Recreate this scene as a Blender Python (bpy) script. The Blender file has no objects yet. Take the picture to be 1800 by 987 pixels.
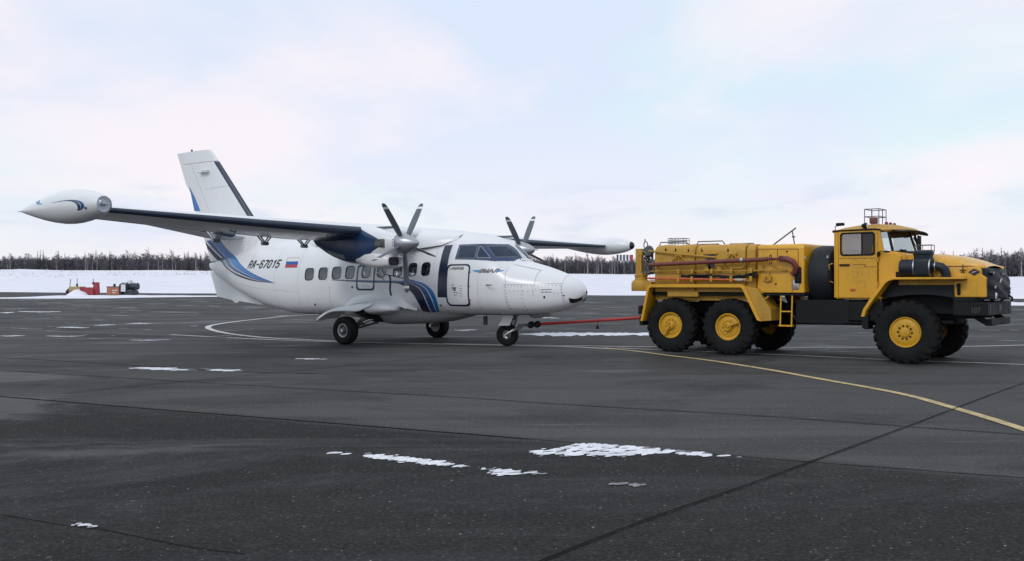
import bpy, bmesh, math, random, bisect
import numpy as np
from mathutils import Vector, Matrix
sin, cos, pi = math.sin, math.cos, math.pi
R = math.radians
scene = bpy.context.scene
COL = scene.collection

# ------------------------------------------------------------------ camera
PITCH, ROLL, CAM_H = 0.00279, -0.002, 1.55
cam_d = bpy.data.cameras.new('camera'); cam = bpy.data.objects.new('camera', cam_d); COL.objects.link(cam)
cam_d.sensor_width = 36.0; cam_d.lens = 1613.0/1800.0*36.0; cam_d.clip_start = 0.1; cam_d.clip_end = 9000
_f = Vector((0, cos(PITCH), sin(PITCH))); _u = Vector((0, -sin(PITCH), cos(PITCH))); _r = Vector((1, 0, 0))
_rr = _r*cos(ROLL)+_u*sin(ROLL); _uu = -_r*sin(ROLL)+_u*cos(ROLL)
cam.matrix_world = Matrix(((_rr.x, _uu.x, -_f.x, 0), (_rr.y, _uu.y, -_f.y, 0), (_rr.z, _uu.z, -_f.z, CAM_H), (0, 0, 0, 1)))
scene.camera = cam

# ------------------------------------------------------------------ light
SUN_EL, SUN_AZ = 38.0, 215.0        # azimuth clockwise from +Y: behind the camera, to the left
world = bpy.data.worlds.new('World'); scene.world = world; world.use_nodes = True
wn = world.node_tree.nodes; wl = world.node_tree.links
for n in list(wn): wn.remove(n)
def wnode(t, **k):
    n = wn.new(t)
    for a, b in k.items(): setattr(n, a, b)
    return n
w_out = wnode('ShaderNodeOutputWorld'); w_bg = wnode('ShaderNodeBackground')
sky = wnode('ShaderNodeTexSky', sky_type='NISHITA', sun_disc=False, sun_elevation=R(SUN_EL), sun_rotation=R(SUN_AZ), air_density=1.0, dust_density=2.0, ozone_density=1.0)
tc = wnode('ShaderNodeTexCoord'); sep = wnode('ShaderNodeSeparateXYZ'); wl.new(tc.outputs['Generated'], sep.inputs[0])
def wmath(op, a, b=None, c=None, clamp=False):
    n = wnode('ShaderNodeMath', operation=op); n.use_clamp = clamp
    for i, v in enumerate((a, b, c)):
        if v is None: continue
        if isinstance(v, (int, float)): n.inputs[i].default_value = v
        else: wl.new(v, n.inputs[i])
    return n.outputs[0]
zz = wmath('MAXIMUM', sep.outputs[2], 0.0)
den = wmath('ADD', zz, 0.16)
cx_ = wmath('DIVIDE', sep.outputs[0], den); cy_ = wmath('DIVIDE', sep.outputs[1], den)
cmb = wnode('ShaderNodeCombineXYZ'); wl.new(cx_, cmb.inputs[0]); wl.new(cy_, cmb.inputs[1])
def wnoise(scale, det, loc, rough=.55):
    m = wnode('ShaderNodeMapping'); m.inputs['Location'].default_value = loc; m.inputs['Scale'].default_value = (1.0, .8, 1); wl.new(cmb.outputs[0], m.inputs[0])
    n = wnode('ShaderNodeTexNoise'); n.inputs['Scale'].default_value = scale; n.inputs['Detail'].default_value = det; n.inputs['Roughness'].default_value = rough; n.inputs['Distortion'].default_value = .3
    wl.new(m.outputs[0], n.inputs['Vector']); return n.outputs[0]
def wramp(v, stops):
    r = wnode('ShaderNodeValToRGB'); e = r.color_ramp.elements
    e[0].position, e[0].color = stops[0][0], (*stops[0][1], 1); e[1].position, e[1].color = stops[1][0], (*stops[1][1], 1)
    for p, c in stops[2:]:
        q = e.new(p); q.color = (*c, 1)
    wl.new(v, r.inputs[0]); return r.outputs[0]
def wmix(f, a, b, mode='MIX'):
    n = wnode('ShaderNodeMix', data_type='RGBA', blend_type=mode)
    for i, v in ((0, f), (6, a), (7, b)):
        if isinstance(v, (int, float)): n.inputs[i].default_value = v
        elif isinstance(v, tuple): n.inputs[i].default_value = (*v, 1)
        else: wl.new(v, n.inputs[i])
    return n.outputs[2]
n1 = wnoise(.75, 5, (3.1, 1.7, 0)); n2 = wnoise(.45, 3, (7.7, -2.2, 4)); n3 = wnoise(2.0, 6, (1.3, 6.2, 2))
veil = wramp(n2, [(.34, (.55, .73, .99)), (.46, (.70, .89, .94)), (.58, (.73, .815, .97))])          # thin blue-grey to lilac veil
cl = wramp(n1, [(.46, (0, 0, 0)), (.62, (1, 1, 1))])
sk = wmix(wmath('MULTIPLY', cl, .85), veil, (1.0, .915, .955))                    # pale warm clouds
hz = wmath('SUBTRACT', 1.0, wmath('MULTIPLY', zz, 5.2), clamp=True)
sk = wmix(wmath('MULTIPLY', hz, .85), sk, (.975, .91, .955))                       # milky horizon
# low grey-blue cloud scraps just above the horizon
lowm = wramp(sep.outputs[2], [(.03, (0, 0, 0)), (.055, (1, 1, 1)), (.095, (1, 1, 1)), (.12, (0, 0, 0))])
scr = wramp(n3, [(.53, (0, 0, 0)), (.64, (1, 1, 1))])
sk = wmix(wmath('MULTIPLY', wmath('MULTIPLY', lowm, scr), .42), sk, (.62, .69, .88))
nsk = wmix(1.0, sky.outputs[0], (.1, .1, .1), 'MULTIPLY')
sk = wmix(.9, nsk, sk)
wl.new(sk, w_bg.inputs[0]); w_bg.inputs[1].default_value = 1.06
wl.new(w_bg.outputs[0], w_out.inputs[0])

sun_d = bpy.data.lights.new('sun', 'SUN'); sun = bpy.data.objects.new('sun', sun_d); COL.objects.link(sun)
sun_d.energy = .75; sun_d.angle = R(14); sun_d.color = (1.0, .95, .88)
sd = Vector((sin(R(SUN_AZ))*cos(R(SUN_EL)), cos(R(SUN_AZ))*cos(R(SUN_EL)), sin(R(SUN_EL))))
sun.rotation_euler = sd.to_track_quat('Z', 'Y').to_euler()
scene.view_settings.view_transform = 'Standard'; scene.view_settings.look = 'None'; scene.view_settings.gamma = 1.0
scene.view_settings.use_curve_mapping = False; scene.view_settings.exposure = 0.0

# ------------------------------------------------------------------ helpers
def ray_dir(u, v):
    return _f + _rr*((u-900)/1613.0) - _uu*((v-493.5)/1613.0)
def ground(u, v, z=0.0):
    d = ray_dir(u, v); t = (z-CAM_H)/d.z
    return (d.x*t, d.y*t)

class MB:
    """collects shapes; build() links them as one mesh object"""
    def __init__(s): s.v = []; s.f = []; s.m = []; s.mi = 0
    def add(s, vs, fs, mi=None):
        b = len(s.v); s.v += [tuple(p) for p in vs]; s.f += [tuple(b+i for i in f) for f in fs]; s.m += [s.mi if mi is None else mi]*len(fs); return s
    def box(s, c, d, rot=None, mi=None):
        x, y, z = d[0]/2, d[1]/2, d[2]/2
        vs = [Vector((i*x, j*y, k*z)) for k in (-1, 1) for j in (-1, 1) for i in (-1, 1)]
        if rot is not None: vs = [rot @ p for p in vs]
        vs = [p+Vector(c) for p in vs]
        return s.add(vs, [(0, 2, 3, 1), (4, 5, 7, 6), (0, 1, 5, 4), (2, 6, 7, 3), (0, 4, 6, 2), (1, 3, 7, 5)], mi)
    def bx(s, x0, x1, y0, y1, z0, z1, mi=None):
        return s.box(((x0+x1)/2, (y0+y1)/2, (z0+z1)/2), (abs(x1-x0), abs(y1-y0), abs(z1-z0)), None, mi)
    def rbox(s, c, d, r, seg=3, mi=None, rot=None):
        bm = bmesh.new(); bmesh.ops.create_cube(bm, size=1.0)
        for v in bm.verts: v.co = Vector((v.co.x*d[0], v.co.y*d[1], v.co.z*d[2]))
        bmesh.ops.bevel(bm, geom=list(bm.edges), offset=r, segments=seg, profile=.5, affect='EDGES')
        bm.verts.index_update()
        vs = [(rot @ v.co if rot is not None else v.co)+Vector(c) for v in bm.verts]; fs = [tuple(q.index for q in f.verts) for f in bm.faces]
        bm.free(); return s.add(vs, fs, mi)
    def loft(s, rings, caps=(True, True), closed=True, mi=None):
        n = len(rings[0]); vs = [p for r in rings for p in r]; fs = []
        for i in range(len(rings)-1):
            for j in range(n if closed else n-1):
                a = i*n+j; b = i*n+(j+1) % n; fs.append((a, b, b+n, a+n))
        if closed and caps[0]: fs.append(tuple(range(n-1, -1, -1)))
        if closed and caps[1]: o = (len(rings)-1)*n; fs.append(tuple(o+i for i in range(n)))
        return s.add(vs, fs, mi)
    def tube(s, path, r, n=8, caps=True, mi=None, closed=False):
        P = [Vector(p) for p in path]; k = len(P); rr = r if isinstance(r, (list, tuple)) else [r]*k; rings = []
        up = None
        for i in range(k):
            if closed: t = P[(i+1) % k]-P[i-1]
            else: t = P[min(i+1, k-1)]-P[max(i-1, 0)]
            t.normalize()
            if up is None:
                up = Vector((0, 0, 1)) if abs(t.z) < .9 else Vector((1, 0, 0))
            e1 = t.cross(up); e1.normalize(); e2 = e1.cross(t); up = e2
            rings.append([P[i]+e1*(rr[i]*cos(2*pi*j/n))+e2*(rr[i]*sin(2*pi*j/n)) for j in range(n)])
        if closed: rings.append(rings[0]); caps = False
        return s.loft(rings, (caps, caps), True, mi)
    def lathe(s, prof, c, axis='y', n=32, mi=None, caps=False, flip=False):
        """prof: (a, r) along the axis"""
        rings = []
        for a, r in prof:
            ring = []
            for j in range(n):
                t = 2*pi*j/n; p, q = r*cos(t), r*sin(t)
                if axis == 'y': ring.append((c[0]+p, c[1]+a, c[2]+q))
                elif axis == 'x': ring.append((c[0]+a, c[1]+p, c[2]+q))
                else: ring.append((c[0]+p, c[1]+q, c[2]+a))
            rings.append(ring)
        return s.loft(rings, (caps, caps), True, mi)
    def prism(s, poly, y0, y1, mi=None, plane='xz'):
        n = len(poly)
        def P(p, t): return (p[0], t, p[1]) if plane == 'xz' else ((p[0], p[1], t) if plane == 'xy' else (t, p[0], p[1]))
        vs = [P(p, y0) for p in poly]+[P(p, y1) for p in poly]
        fs = [tuple(range(n)), tuple(range(2*n-1, n-1, -1))]+[(i, i+n, (i+1) % n+n, (i+1) % n) for i in range(n)]
        return s.add(vs, fs, mi)
    def build(s, name, mat, parent=None, smooth=30, bevel=0, fix=True, bseg=2):
        me = bpy.data.meshes.new(name); me.from_pydata(s.v, [], s.f)
        mats = mat if isinstance(mat, (list, tuple)) else [mat]
        for m in mats: me.materials.append(m)
        if len(mats) > 1: me.polygons.foreach_set('material_index', s.m)
        if fix:
            bm = bmesh.new(); bm.from_mesh(me); bmesh.ops.remove_doubles(bm, verts=bm.verts, dist=1e-5); bmesh.ops.recalc_face_normals(bm, faces=bm.faces); bm.to_mesh(me); bm.free()
        if smooth:
            me.polygons.foreach_set('use_smooth', [True]*len(me.polygons)); me.set_sharp_from_angle(angle=R(smooth))
        o = bpy.data.objects.new(name, me); COL.objects.link(o)
        if parent is not None: o.parent = parent
        if bevel:
            b = o.modifiers.new('bevel', 'BEVEL'); b.width = bevel; b.segments = bseg; b.limit_method = 'ANGLE'; b.angle_limit = R(40); b.harden_normals = True
        return o

def tag(o, label=None, cat=None, group=None, kind=None):
    if label: o['label'] = label
    if cat: o['category'] = cat
    if group: o['group'] = group
    if kind: o['kind'] = kind
    return o
def empty(name, loc, rot=(0, 0, 0)):
    o = bpy.data.objects.new(name, None); COL.objects.link(o); o.location = loc; o.rotation_euler = rot; o.empty_display_size = .3; return o
def copy_tree(o, parent=None):
    c = o.copy(); COL.objects.link(c); c.parent = parent
    for ch in list(o.children): copy_tree(ch, c)
    return c
def lerp(a, b, t): return a+(b-a)*t
def interp(x, pts):
    if x <= pts[0][0]: return pts[0][1]
    for (a, b), (c, d) in zip(pts, pts[1:]):
        if x <= c: return b+(d-b)*(x-a)/(c-a)
    return pts[-1][1]
def bez(pts, n):
    """smooth open curve through points (Catmull-Rom)"""
    P = [Vector(p) for p in pts]; out = []
    Q = [P[0]*2-P[1]]+P+[P[-1]*2-P[-2]]
    for i in range(1, len(Q)-2):
        for k in range(n):
            t = k/n; a, b, c, d = Q[i-1], Q[i], Q[i+1], Q[i+2]
            out.append(.5*((2*b)+(c-a)*t+(2*a-5*b+4*c-d)*t*t+(3*b-a-3*c+d)*t**3))
    out.append(P[-1]); return out

# ------------------------------------------------------------------ materials
class NT:
    def __init__(s, name):
        s.m = bpy.data.materials.new(name); s.m.use_nodes = True; s.t = s.m.node_tree; s.n = s.t.nodes; s.l = s.t.links
        s.b = s.n['Principled BSDF']; s.out = s.n['Material Output']; s._tc = None
    def node(s, t, **k):
        n = s.n.new(t)
        for a, b in k.items(): setattr(n, a, b)
        return n
    def coord(s, scale=(1, 1, 1), world=False):
        if world:
            g = s.node('ShaderNodeNewGeometry'); src = g.outputs['Position']
        else:
            src = s.node('ShaderNodeTexCoord').outputs['Object']
        m = s.node('ShaderNodeMapping'); m.inputs['Scale'].default_value = scale; s.l.new(src, m.inputs[0]); return m.outputs[0]
    def noise(s, scale, det=4, rough=.55, co=None, dist=0):
        n = s.node('ShaderNodeTexNoise'); n.inputs['Scale'].default_value = scale; n.inputs['Detail'].default_value = det; n.inputs['Roughness'].default_value = rough; n.inputs['Distortion'].default_value = dist
        s.l.new(co if co is not None else s.coord(), n.inputs['Vector']); return n.outputs[0]
    def ramp(s, v, a, b, lo=0.0, hi=1.0):
        n = s.node('ShaderNodeMapRange'); n.inputs[1].default_value = a; n.inputs[2].default_value = b; n.inputs[3].default_value = lo; n.inputs[4].default_value = hi; s.l.new(v, n.inputs[0]); return n.outputs[0]
    def mix(s, f, a, b, mode='MIX'):
        n = s.node('ShaderNodeMix', data_type='RGBA', blend_type=mode)
        for i, v in ((0, f), (6, a), (7, b)):
            if isinstance(v, (int, float)): n.inputs[i].default_value = v
            elif isinstance(v, tuple): n.inputs[i].default_value = (*v, 1)
            else: s.l.new(v, n.inputs[i])
        return n.outputs[2]
    def math(s, op, a, b=None, clamp=False):
        n = s.node('ShaderNodeMath', operation=op); n.use_clamp = clamp
        for i, v in enumerate((a, b)):
            if v is None: continue
            if isinstance(v, (int, float)): n.inputs[i].default_value = v
            else: s.l.new(v, n.inputs[i])
        return n.outputs[0]
    def set(s, **k):
        for a, v in k.items():
            i = s.b.inputs[a.replace('_', ' ')]
            if isinstance(v, tuple): i.default_value = (*v, 1) if len(v) == 3 else v
            elif isinstance(v, (int, float)): i.default_value = v
            else: s.l.new(v, i)
        return s
    def bump(s, h, strength=.2, dist=.01):
        n = s.node('ShaderNodeBump'); n.inputs['Strength'].default_value = strength; n.inputs['Distance'].default_value = dist; s.l.new(h, n.inputs['Height']); s.l.new(n.outputs[0], s.b.inputs['Normal']); return s

def paint(name, c, rough=.35, dirt=(.25, .22, .18), amount=.25, scale=1.2, metal=0.0, coat=0.0, streak=False, bump=0.0, spec=.5):
    t = NT(name); co = t.coord((1, 1, .25 if streak else 1))
    a = t.noise(scale, 6, .65, co); b = t.noise(scale*9, 4, .6)
    f = t.math('MULTIPLY', t.ramp(a, .42, .75), t.ramp(b, .3, .75)); f = t.math('MULTIPLY', f, amount)
    v = t.mix(t.math('MULTIPLY', t.noise(scale*.7, 3), .16), c, tuple(x*.72 for x in c))
    t.set(Base_Color=t.mix(f, v, dirt), Roughness=t.ramp(a, .3, .8, rough*.85, min(rough*1.35, 1)), Metallic=metal, Specular_IOR_Level=spec)
    if coat: t.set(Coat_Weight=coat, Coat_Roughness=.15)
    if bump: t.bump(b, bump, .004)
    return t.m
def plain(name, c, rough=.5, metal=0.0, emis=None, es=1.0):
    t = NT(name); a = t.noise(7, 4)
    t.set(Base_Color=t.mix(t.math('MULTIPLY', a, .35), c, tuple(x*.6 for x in c)), Roughness=rough, Metallic=metal)
    if emis: t.set(Emission_Color=emis, Emission_Strength=es)
    return t.m
def glass(name, tint=(.9, .95, 1), trans=.75, rough=.03):
    t = NT(name)
    tr = t.node('ShaderNodeBsdfTransparent'); tr.inputs[0].default_value = (*tint, 1)
    gl = t.node('ShaderNodeBsdfGlossy'); gl.inputs['Roughness'].default_value = rough; gl.inputs[0].default_value = (1, 1, 1, 1)
    ge = t.node('ShaderNodeNewGeometry'); dt = t.node('ShaderNodeVectorMath', operation='DOT_PRODUCT'); t.l.new(ge.outputs['Normal'], dt.inputs[0]); t.l.new(ge.outputs['Incoming'], dt.inputs[1])
    fr = t.math('POWER', t.math('SUBTRACT', 1.0, t.math('ABSOLUTE', dt.outputs['Value']), clamp=True), 5.0)     # Schlick, the same from both faces of the pane
    f = t.math('ADD', t.math('MULTIPLY', fr, .9), .05+(1-trans), clamp=True)
    mx = t.node('ShaderNodeMixShader'); t.l.new(f, mx.inputs[0]); t.l.new(tr.outputs[0], mx.inputs[1]); t.l.new(gl.outputs[0], mx.inputs[2]); t.l.new(mx.outputs[0], t.out.inputs[0])
    return t.m

M = {}
def build_materials():
    # asphalt
    t = NT('asphalt'); w1 = t.coord((1, 1, 1), True); w2 = t.coord((.55, 1, 1), True)
    big = t.noise(.13, 5, .6, w2, .4); mid = t.noise(.42, 6, .68, w2, .8); fine = t.noise(30, 8, .80, w1); peb = t.noise(26, 3, .6, w1); st_ = t.noise(.20, 7, .72, t.coord((.5, 1.3, 1), True), 1.2); gr = t.noise(5, 6, .75, w1); tr_ = t.noise(1.0, 5, .6, t.coord((.05, .9, 1), True), .3)
    # the near lane is a darker, older course of asphalt than the lanes beyond it
    la, lb = ground(0, 699), ground(800, 764); ln = Vector((-(lb[1]-la[1]), lb[0]-la[0])); ln.normalize()
    sp_ = t.node('ShaderNodeSeparateXYZ'); t.l.new(w1, sp_.inputs[0])
    ld = t.math('ADD', t.math('ADD', t.math('MULTIPLY', sp_.outputs[0], ln.x), t.math('MULTIPLY', sp_.outputs[1], ln.y)), -(ln.x*la[0]+ln.y*la[1]))
    ld = t.math('ADD', ld, t.math('MULTIPLY', t.math('SUBTRACT', mid, .5), .8))
    lane = t.ramp(ld, -.12, .22)
    c = t.mix(lane, t.mix(t.ramp(big, .35, .68), (.019, .0195, .0200), (.035, .0345, .0340)), t.mix(t.ramp(big, .32, .70), (.066, .068, .070), (.104, .101, .099)))
    c = t.mix(t.math('MULTIPLY', t.ramp(mid, .50, .64), .60), c, (.021, .0215, .023))            # damp blotches
    c = t.mix(t.math('MULTIPLY', t.ramp(mid, .28, .44, 1, 0), .25), c, (.11, .108, .105))
    c = t.mix(t.math('MULTIPLY', t.ramp(st_, .49, .57), .72), c, (.014, .0145, .0155))             # old oil and melt-water stains
    c = t.mix(t.math('MULTIPLY', t.ramp(tr_, .54, .64), .35), c, (.024, .024, .025))               # long rubber and scrape marks
    c = t.mix(t.math('MULTIPLY', t.ramp(gr, .50, .70), .26), c, (.090, .088, .085))
    c = t.mix(t.math('MULTIPLY', t.ramp(fine, .50, .66), .42), c, (.115, .112, .108))
    c = t.mix(t.math('MULTIPLY', t.ramp(fine, .36, .50, 1, 0), .62), c, (.009, .009, .010))
    c = t.mix(t.math('MULTIPLY', t.ramp(peb, .66, .72), .8), c, (.34, .33, .32))
    t.set(Base_Color=c, Roughness=t.ramp(st_, .48, .62, .92, .55), Specular_IOR_Level=t.ramp(st_, .48, .62, .07, .22)).bump(fine, .35, .006); M['asphalt'] = t.m
    t = NT('joint'); t.set(Base_Color=(.009, .009, .0095), Roughness=.9, Specular_IOR_Level=.05); M['joint'] = t.m
    def line(nm, c, wear):
        t = NT(nm); w1 = t.coord((1, 1, 1), True); a = t.noise(6, 6, .75, w1); b = t.noise(1.1, 3, .6, w1)
        t.set(Base_Color=t.mix(t.math('MULTIPLY', t.math('MULTIPLY', t.ramp(a, .45, .62), t.ramp(b, .25, .65)), wear), c, (.08, .08, .08)), Roughness=.7); M[nm] = t.m
    line('line_white', (.62, .61, .62), .65); line('line_yellow', (.56, .42, .20), .95); line('line_faint', (.24, .22, .22), .9)
    # snow
    t = NT('snow'); w1 = t.coord((1, 1, 1), True); a = t.noise(.15, 6, .6, w1); b = t.noise(3, 5, .6, w1)
    t.set(Base_Color=t.mix(t.ramp(a, .35, .7), (.74, .74, .82), (.82, .82, .87)), Roughness=.85, Specular_IOR_Level=.25).bump(t.math('ADD', a, t.math('MULTIPLY', b, .15)), .5, .5); M['snow'] = t.m
    t = NT('old_snow'); w1 = t.coord((1, 1, 1), True); a = t.noise(5, 6, .7, w1)
    t.set(Base_Color=t.mix(t.ramp(a, .45, .75), (.80, .81, .87), (.45, .46, .50)), Roughness=.8).bump(a, .4, .03); M['old_snow'] = t.m
    t = NT('slush'); w1 = t.coord((1, 1, 1), True); a = t.noise(4, 5, .7, w1)
    t.set(Base_Color=t.mix(t.ramp(a, .4, .7), (.16, .165, .175), (.40, .41, .44)), Roughness=.7); M['slush'] = t.m
    # woods
    M['birch_bark'] = plain('birch_bark', (.36, .34, .34), .85); M['bark'] = plain('bark', (.10, .085, .085), .9)
    t = NT('twigs'); a = t.node('ShaderNodeObjectInfo'); w1 = t.coord((1, 1, 1), True); b = t.noise(.25, 3, .5, w1)
    t.set(Base_Color=t.mix(t.ramp(b, .35, .65), (.098, .098, .118), (.150, .142, .156)), Roughness=.9); M['twigs'] = t.m  # twig grey lifted towards blue, painting distance haze into the colour
    t = NT('pale_twigs'); t.set(Base_Color=(.20, .185, .19), Roughness=.9); M['pale_twigs'] = t.m
    t = NT('spruce'); w1 = t.coord((1, 1, 1), True); b = t.noise(.6, 3, .5, w1); t.set(Base_Color=t.mix(b, (.030, .038, .040), (.055, .058, .055)), Roughness=.9); M['spruce'] = t.m
    M['dry_grass'] = plain('dry_grass', (.30, .28, .28), .9)
    # aeroplane
    M['white'] = paint('white_paint', (.80, .81, .84), .30, (.36, .35, .34), .16, .9, streak=True, coat=.25)
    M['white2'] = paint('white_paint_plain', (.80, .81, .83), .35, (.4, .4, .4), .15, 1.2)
    M['belly'] = paint('belly_shade_grey', (.34, .35, .36), .5, (.10, .095, .09), .5, 1.1)  # shade of the flat underside painted in as darker grey, plus grime
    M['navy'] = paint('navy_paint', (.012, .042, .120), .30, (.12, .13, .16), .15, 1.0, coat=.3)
    M['darknavy'] = paint('dark_navy', (.010, .018, .055), .32, (.1, .1, .12), .15, 1.5, coat=.2)
    M['blue'] = paint('bright_blue', (.010, .165, .47), .30, (.1, .15, .25), .15, 1.5, coat=.3)
    M['midblue'] = paint('mid_blue', (.014, .075, .25), .30, (.1, .15, .25), .15, 1.5, coat=.3)
    M['sky_blue'] = paint('sky_blue', (.055, .32, .62), .35, (.2, .3, .4), .15, 2)
    M['boot'] = paint('boot_rubber', (.024, .040, .075), .36, (.12, .13, .16), .35, 1.4)
    M['black_paint'] = paint('black_paint', (.014, .015, .018), .45, (.07, .07, .07), .3, 2)
    M['red'] = plain('flag_red', (.50, .045, .05), .45); M['flag_blue'] = plain('flag_blue', (.02, .10, .42), .45); M['flag_white'] = plain('flag_white', (.82, .82, .85), .45)
    M['lettering'] = plain('lettering', (.018, .018, .022), .5); M['grey_letter'] = plain('grey_lettering', (.17, .16, .17), .5)
    M['metal'] = paint('bare_metal', (.50, .51, .53), .32, (.2, .2, .2), .35, 3, metal=.9)
    M['spinner'] = paint('spinner_metal', (.42, .44, .48), .30, (.25, .25, .27), .25, 2, metal=.6)
    M['steel'] = paint('dark_steel', (.13, .135, .14), .45, (.07, .06, .05), .5, 5, metal=.6)
    M['blade'] = paint('blade_grey', (.105, .125, .150), .42, (.14, .14, .14), .25, 3)
    M['rubber'] = paint('rubber', (.0085, .009, .010), .75, (.06, .056, .052), .55, 5, bump=.3, spec=.16)
    M['seal'] = plain('seal', (.012, .016, .028), .5); M['gap'] = plain('panel_gap', (.13, .13, .14), .7); M['hatchline'] = plain('faint_gap', (.42, .42, .44), .6)
    M['glass'] = glass('cabin_glass', (.80, .84, .88), .93); M['truck_glass'] = glass('cab_glass', (.60, .66, .67), .84); M['screen_glass'] = glass('windscreen_glass', (.85, .92, .95), .62)
    t = NT('cockpit_glass'); a = t.noise(1.6, 3); t.set(Base_Color=t.mix(t.ramp(a, .35, .7), (.010, .026, .060), (.030, .046, .072)), Roughness=.10, Specular_IOR_Level=.40); M['cockpit_glass'] = t.m
    M['lamp_glass'] = glass('lamp_glass', (.93, .96, 1), .97); M['dark_glass'] = plain('dark_glass', (.012, .013, .016), .08)
    M['trim_white'] = plain('inner_trim', (.70, .70, .68), .6); M['seat'] = plain('seat_cloth', (.10, .11, .15), .85); M['bracket'] = paint('bracket_grey', (.34, .36, .39), .45, (.08, .08, .08), .4, 5, metal=.4)
    # truck
    M['yellow'] = paint('yellow_paint', (.74, .375, .014), .36, (.16, .10, .035), .70, 1.6, streak=True, coat=.2)
    M['yellow2'] = paint('faded_yellow', (.52, .285, .030), .52, (.12, .08, .03), .75, 2.2, streak=True)
    M['rim_yellow'] = paint('rim_yellow', (.62, .33, .014), .45, (.12, .07, .02), .75, 5)
    M['chassis'] = paint('chassis_black', (.008, .009, .011), .6, (.04, .037, .034), .40, 3, spec=.22)
    M['cover'] = paint('black_vinyl', (.010, .013, .018), .55, (.045, .045, .045), .30, 2, bump=.35, spec=.3)
    M['plastic'] = paint('air_filter_plastic', (.010, .016, .026), .45, (.05, .05, .05), .3, 3, spec=.35)
    M['oxide'] = paint('oxide_red', (.17, .042, .034), .50, (.09, .05, .04), .5, 4)
    M['orange'] = paint('orange_red', (.62, .12, .05), .5, (.3, .1, .06), .3, 4)
    M['bar_red'] = paint('bar_red', (.46, .028, .026), .42, (.2, .05, .04), .35, 4)
    M['tarp'] = paint('grey_tarp', (.46, .45, .42), .8, (.25, .24, .22), .4, 3)
    M['lamp_red'] = plain('lamp_red', (.45, .02, .015), .25, 0, (.9, .05, .03), .6); M['lamp_amber'] = plain('lamp_amber', (.55, .13, .02), .25); M['lamp_white'] = plain('lamp_lens', (.75, .76, .75), .12)
    M['number'] = plain('faded_number', (.060, .050, .048), .6)
    # apron clutter
    M['old_red'] = paint('old_red', (.33, .035, .05), .6, (.15, .06, .05), .5, 1.5); M['ochre'] = paint('ochre', (.40, .31, .15), .65, (.2, .15, .1), .5, 1.5)
    M['rust'] = paint('rust_orange', (.40, .155, .085), .7, (.2, .09, .06), .5, 1.5); M['old_white'] = paint('old_white', (.66, .68, .72), .6, (.3, .3, .3), .4, 1.5); M['dark'] = paint('dark_machine', (.028, .036, .048), .6, (.08, .07, .06), .4, 2)
build_materials()
# ------------------------------------------------------------------ ground
rng = random.Random(7)
EDGE = [(-420, 512.2), (-200, 513), (0, 514), (340, 516.3), (700, 517.8), (1060, 519.5), (1400, 522), (1790, 525.7), (2050, 528.5), (2300, 531)]
edge_w = [ground(u, v) for u, v in EDGE]
ep = []
for k in range(241):
    u = -420+2720*k/240; v = interp(u, EDGE); x, y = ground(u, v)
    ep.append((x, y+1.6*(rng.random()-.5)+1.5*sin(k*.37)))
ep = sorted(ep)
mb = MB(); poly = [(-420, -140, 0), (420, -140, 0)]+[(420, ep[-1][1], 0)]+[(x, y, 0) for x, y in reversed(ep)]+[(-420, ep[0][1], 0)]
mb.add(poly, [tuple(range(len(poly)))])
apron = mb.build('apron', M['asphalt'], smooth=0, fix=False); tag(apron, kind='structure')

def edge_y(x): return interp(x, ep)
# tree foot line: how high the snow field rises towards the wood (metres at 300 m out)
FOOT = [(-400, 473.5), (0, 474.8), (370, 476.6), (700, 479.5), (1060, 482), (1400, 484.2), (1800, 486.8), (2200, 488.5)]
def hor(u): return 498+(u-900)*math.tan(ROLL)
def foot_z(x, y):
    u = 900+1613*x/max(y, 1); return CAM_H+(hor(u)-interp(u, FOOT))/1613*300
def hashn(x, y):
    return (sin(x*.11+1.3)*cos(y*.083+.4)+.6*sin(x*.031-y*.027+2)+.35*sin(x*.27+y*.19))
def terrain(x, y):
    e = edge_y(max(min(x, ep[-1][0]), ep[0][0])); d = y-e
    if d <= 0: return .015
    t = min(d/(300-e), 1.0)
    z = foot_z(x, max(y, 60))*(t**.92)
    z += .28*min(d/1.5, 1)*math.exp(-(d/14)**2)+.10*hashn(x, y)*min(d/20, 1)
    if y > 300: z += 0*y
    # a shovelled mound on the far left
    z += 1.0*math.exp(-((x+152)/6.5)**2-((y-283)/9)**2)+.35*math.exp(-((x+118)/20)**2-((y-290)/7)**2)
    return z
mb = MB(); xs = [-420+840*i/210 for i in range(211)]; ts = [0, .004, .009, .016, .03, .05, .08, .12, .17, .23, .3, .38, .46, .55, .64, .73, .82, .9, 1.0, 1.1, 1.3, 1.8, 3, 8, 20]
grid = []
for t in ts:
    row = []
    for x in xs:
        e = edge_y(max(min(x, ep[-1][0]), ep[0][0])); y = e+t*(300-e)
        row.append((x*(1 if t <= 1 else 1+(t-1)*1.2), y, terrain(x, y) if t <= 1.0 else terrain(x, 300)))
    grid.append(row)
vs = [p for r in grid for p in r]; n = len(xs)
fs = [(i*n+j, i*n+j+1, (i+1)*n+j+1, (i+1)*n+j) for i in range(len(ts)-1) for j in range(n-1)]
mb.add(vs, fs); tag(mb.build('snow_field', M['snow'], smooth=180, fix=False), kind='structure')
mb = MB(); S = 6000; mb.add([(-S, -S, -.06), (S, -S, -.06), (S, S, -.06), (-S, S, -.06)], [(0, 1, 2, 3)])
tag(mb.build('ground', M['snow'], smooth=0, fix=False), kind='structure')

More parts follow.
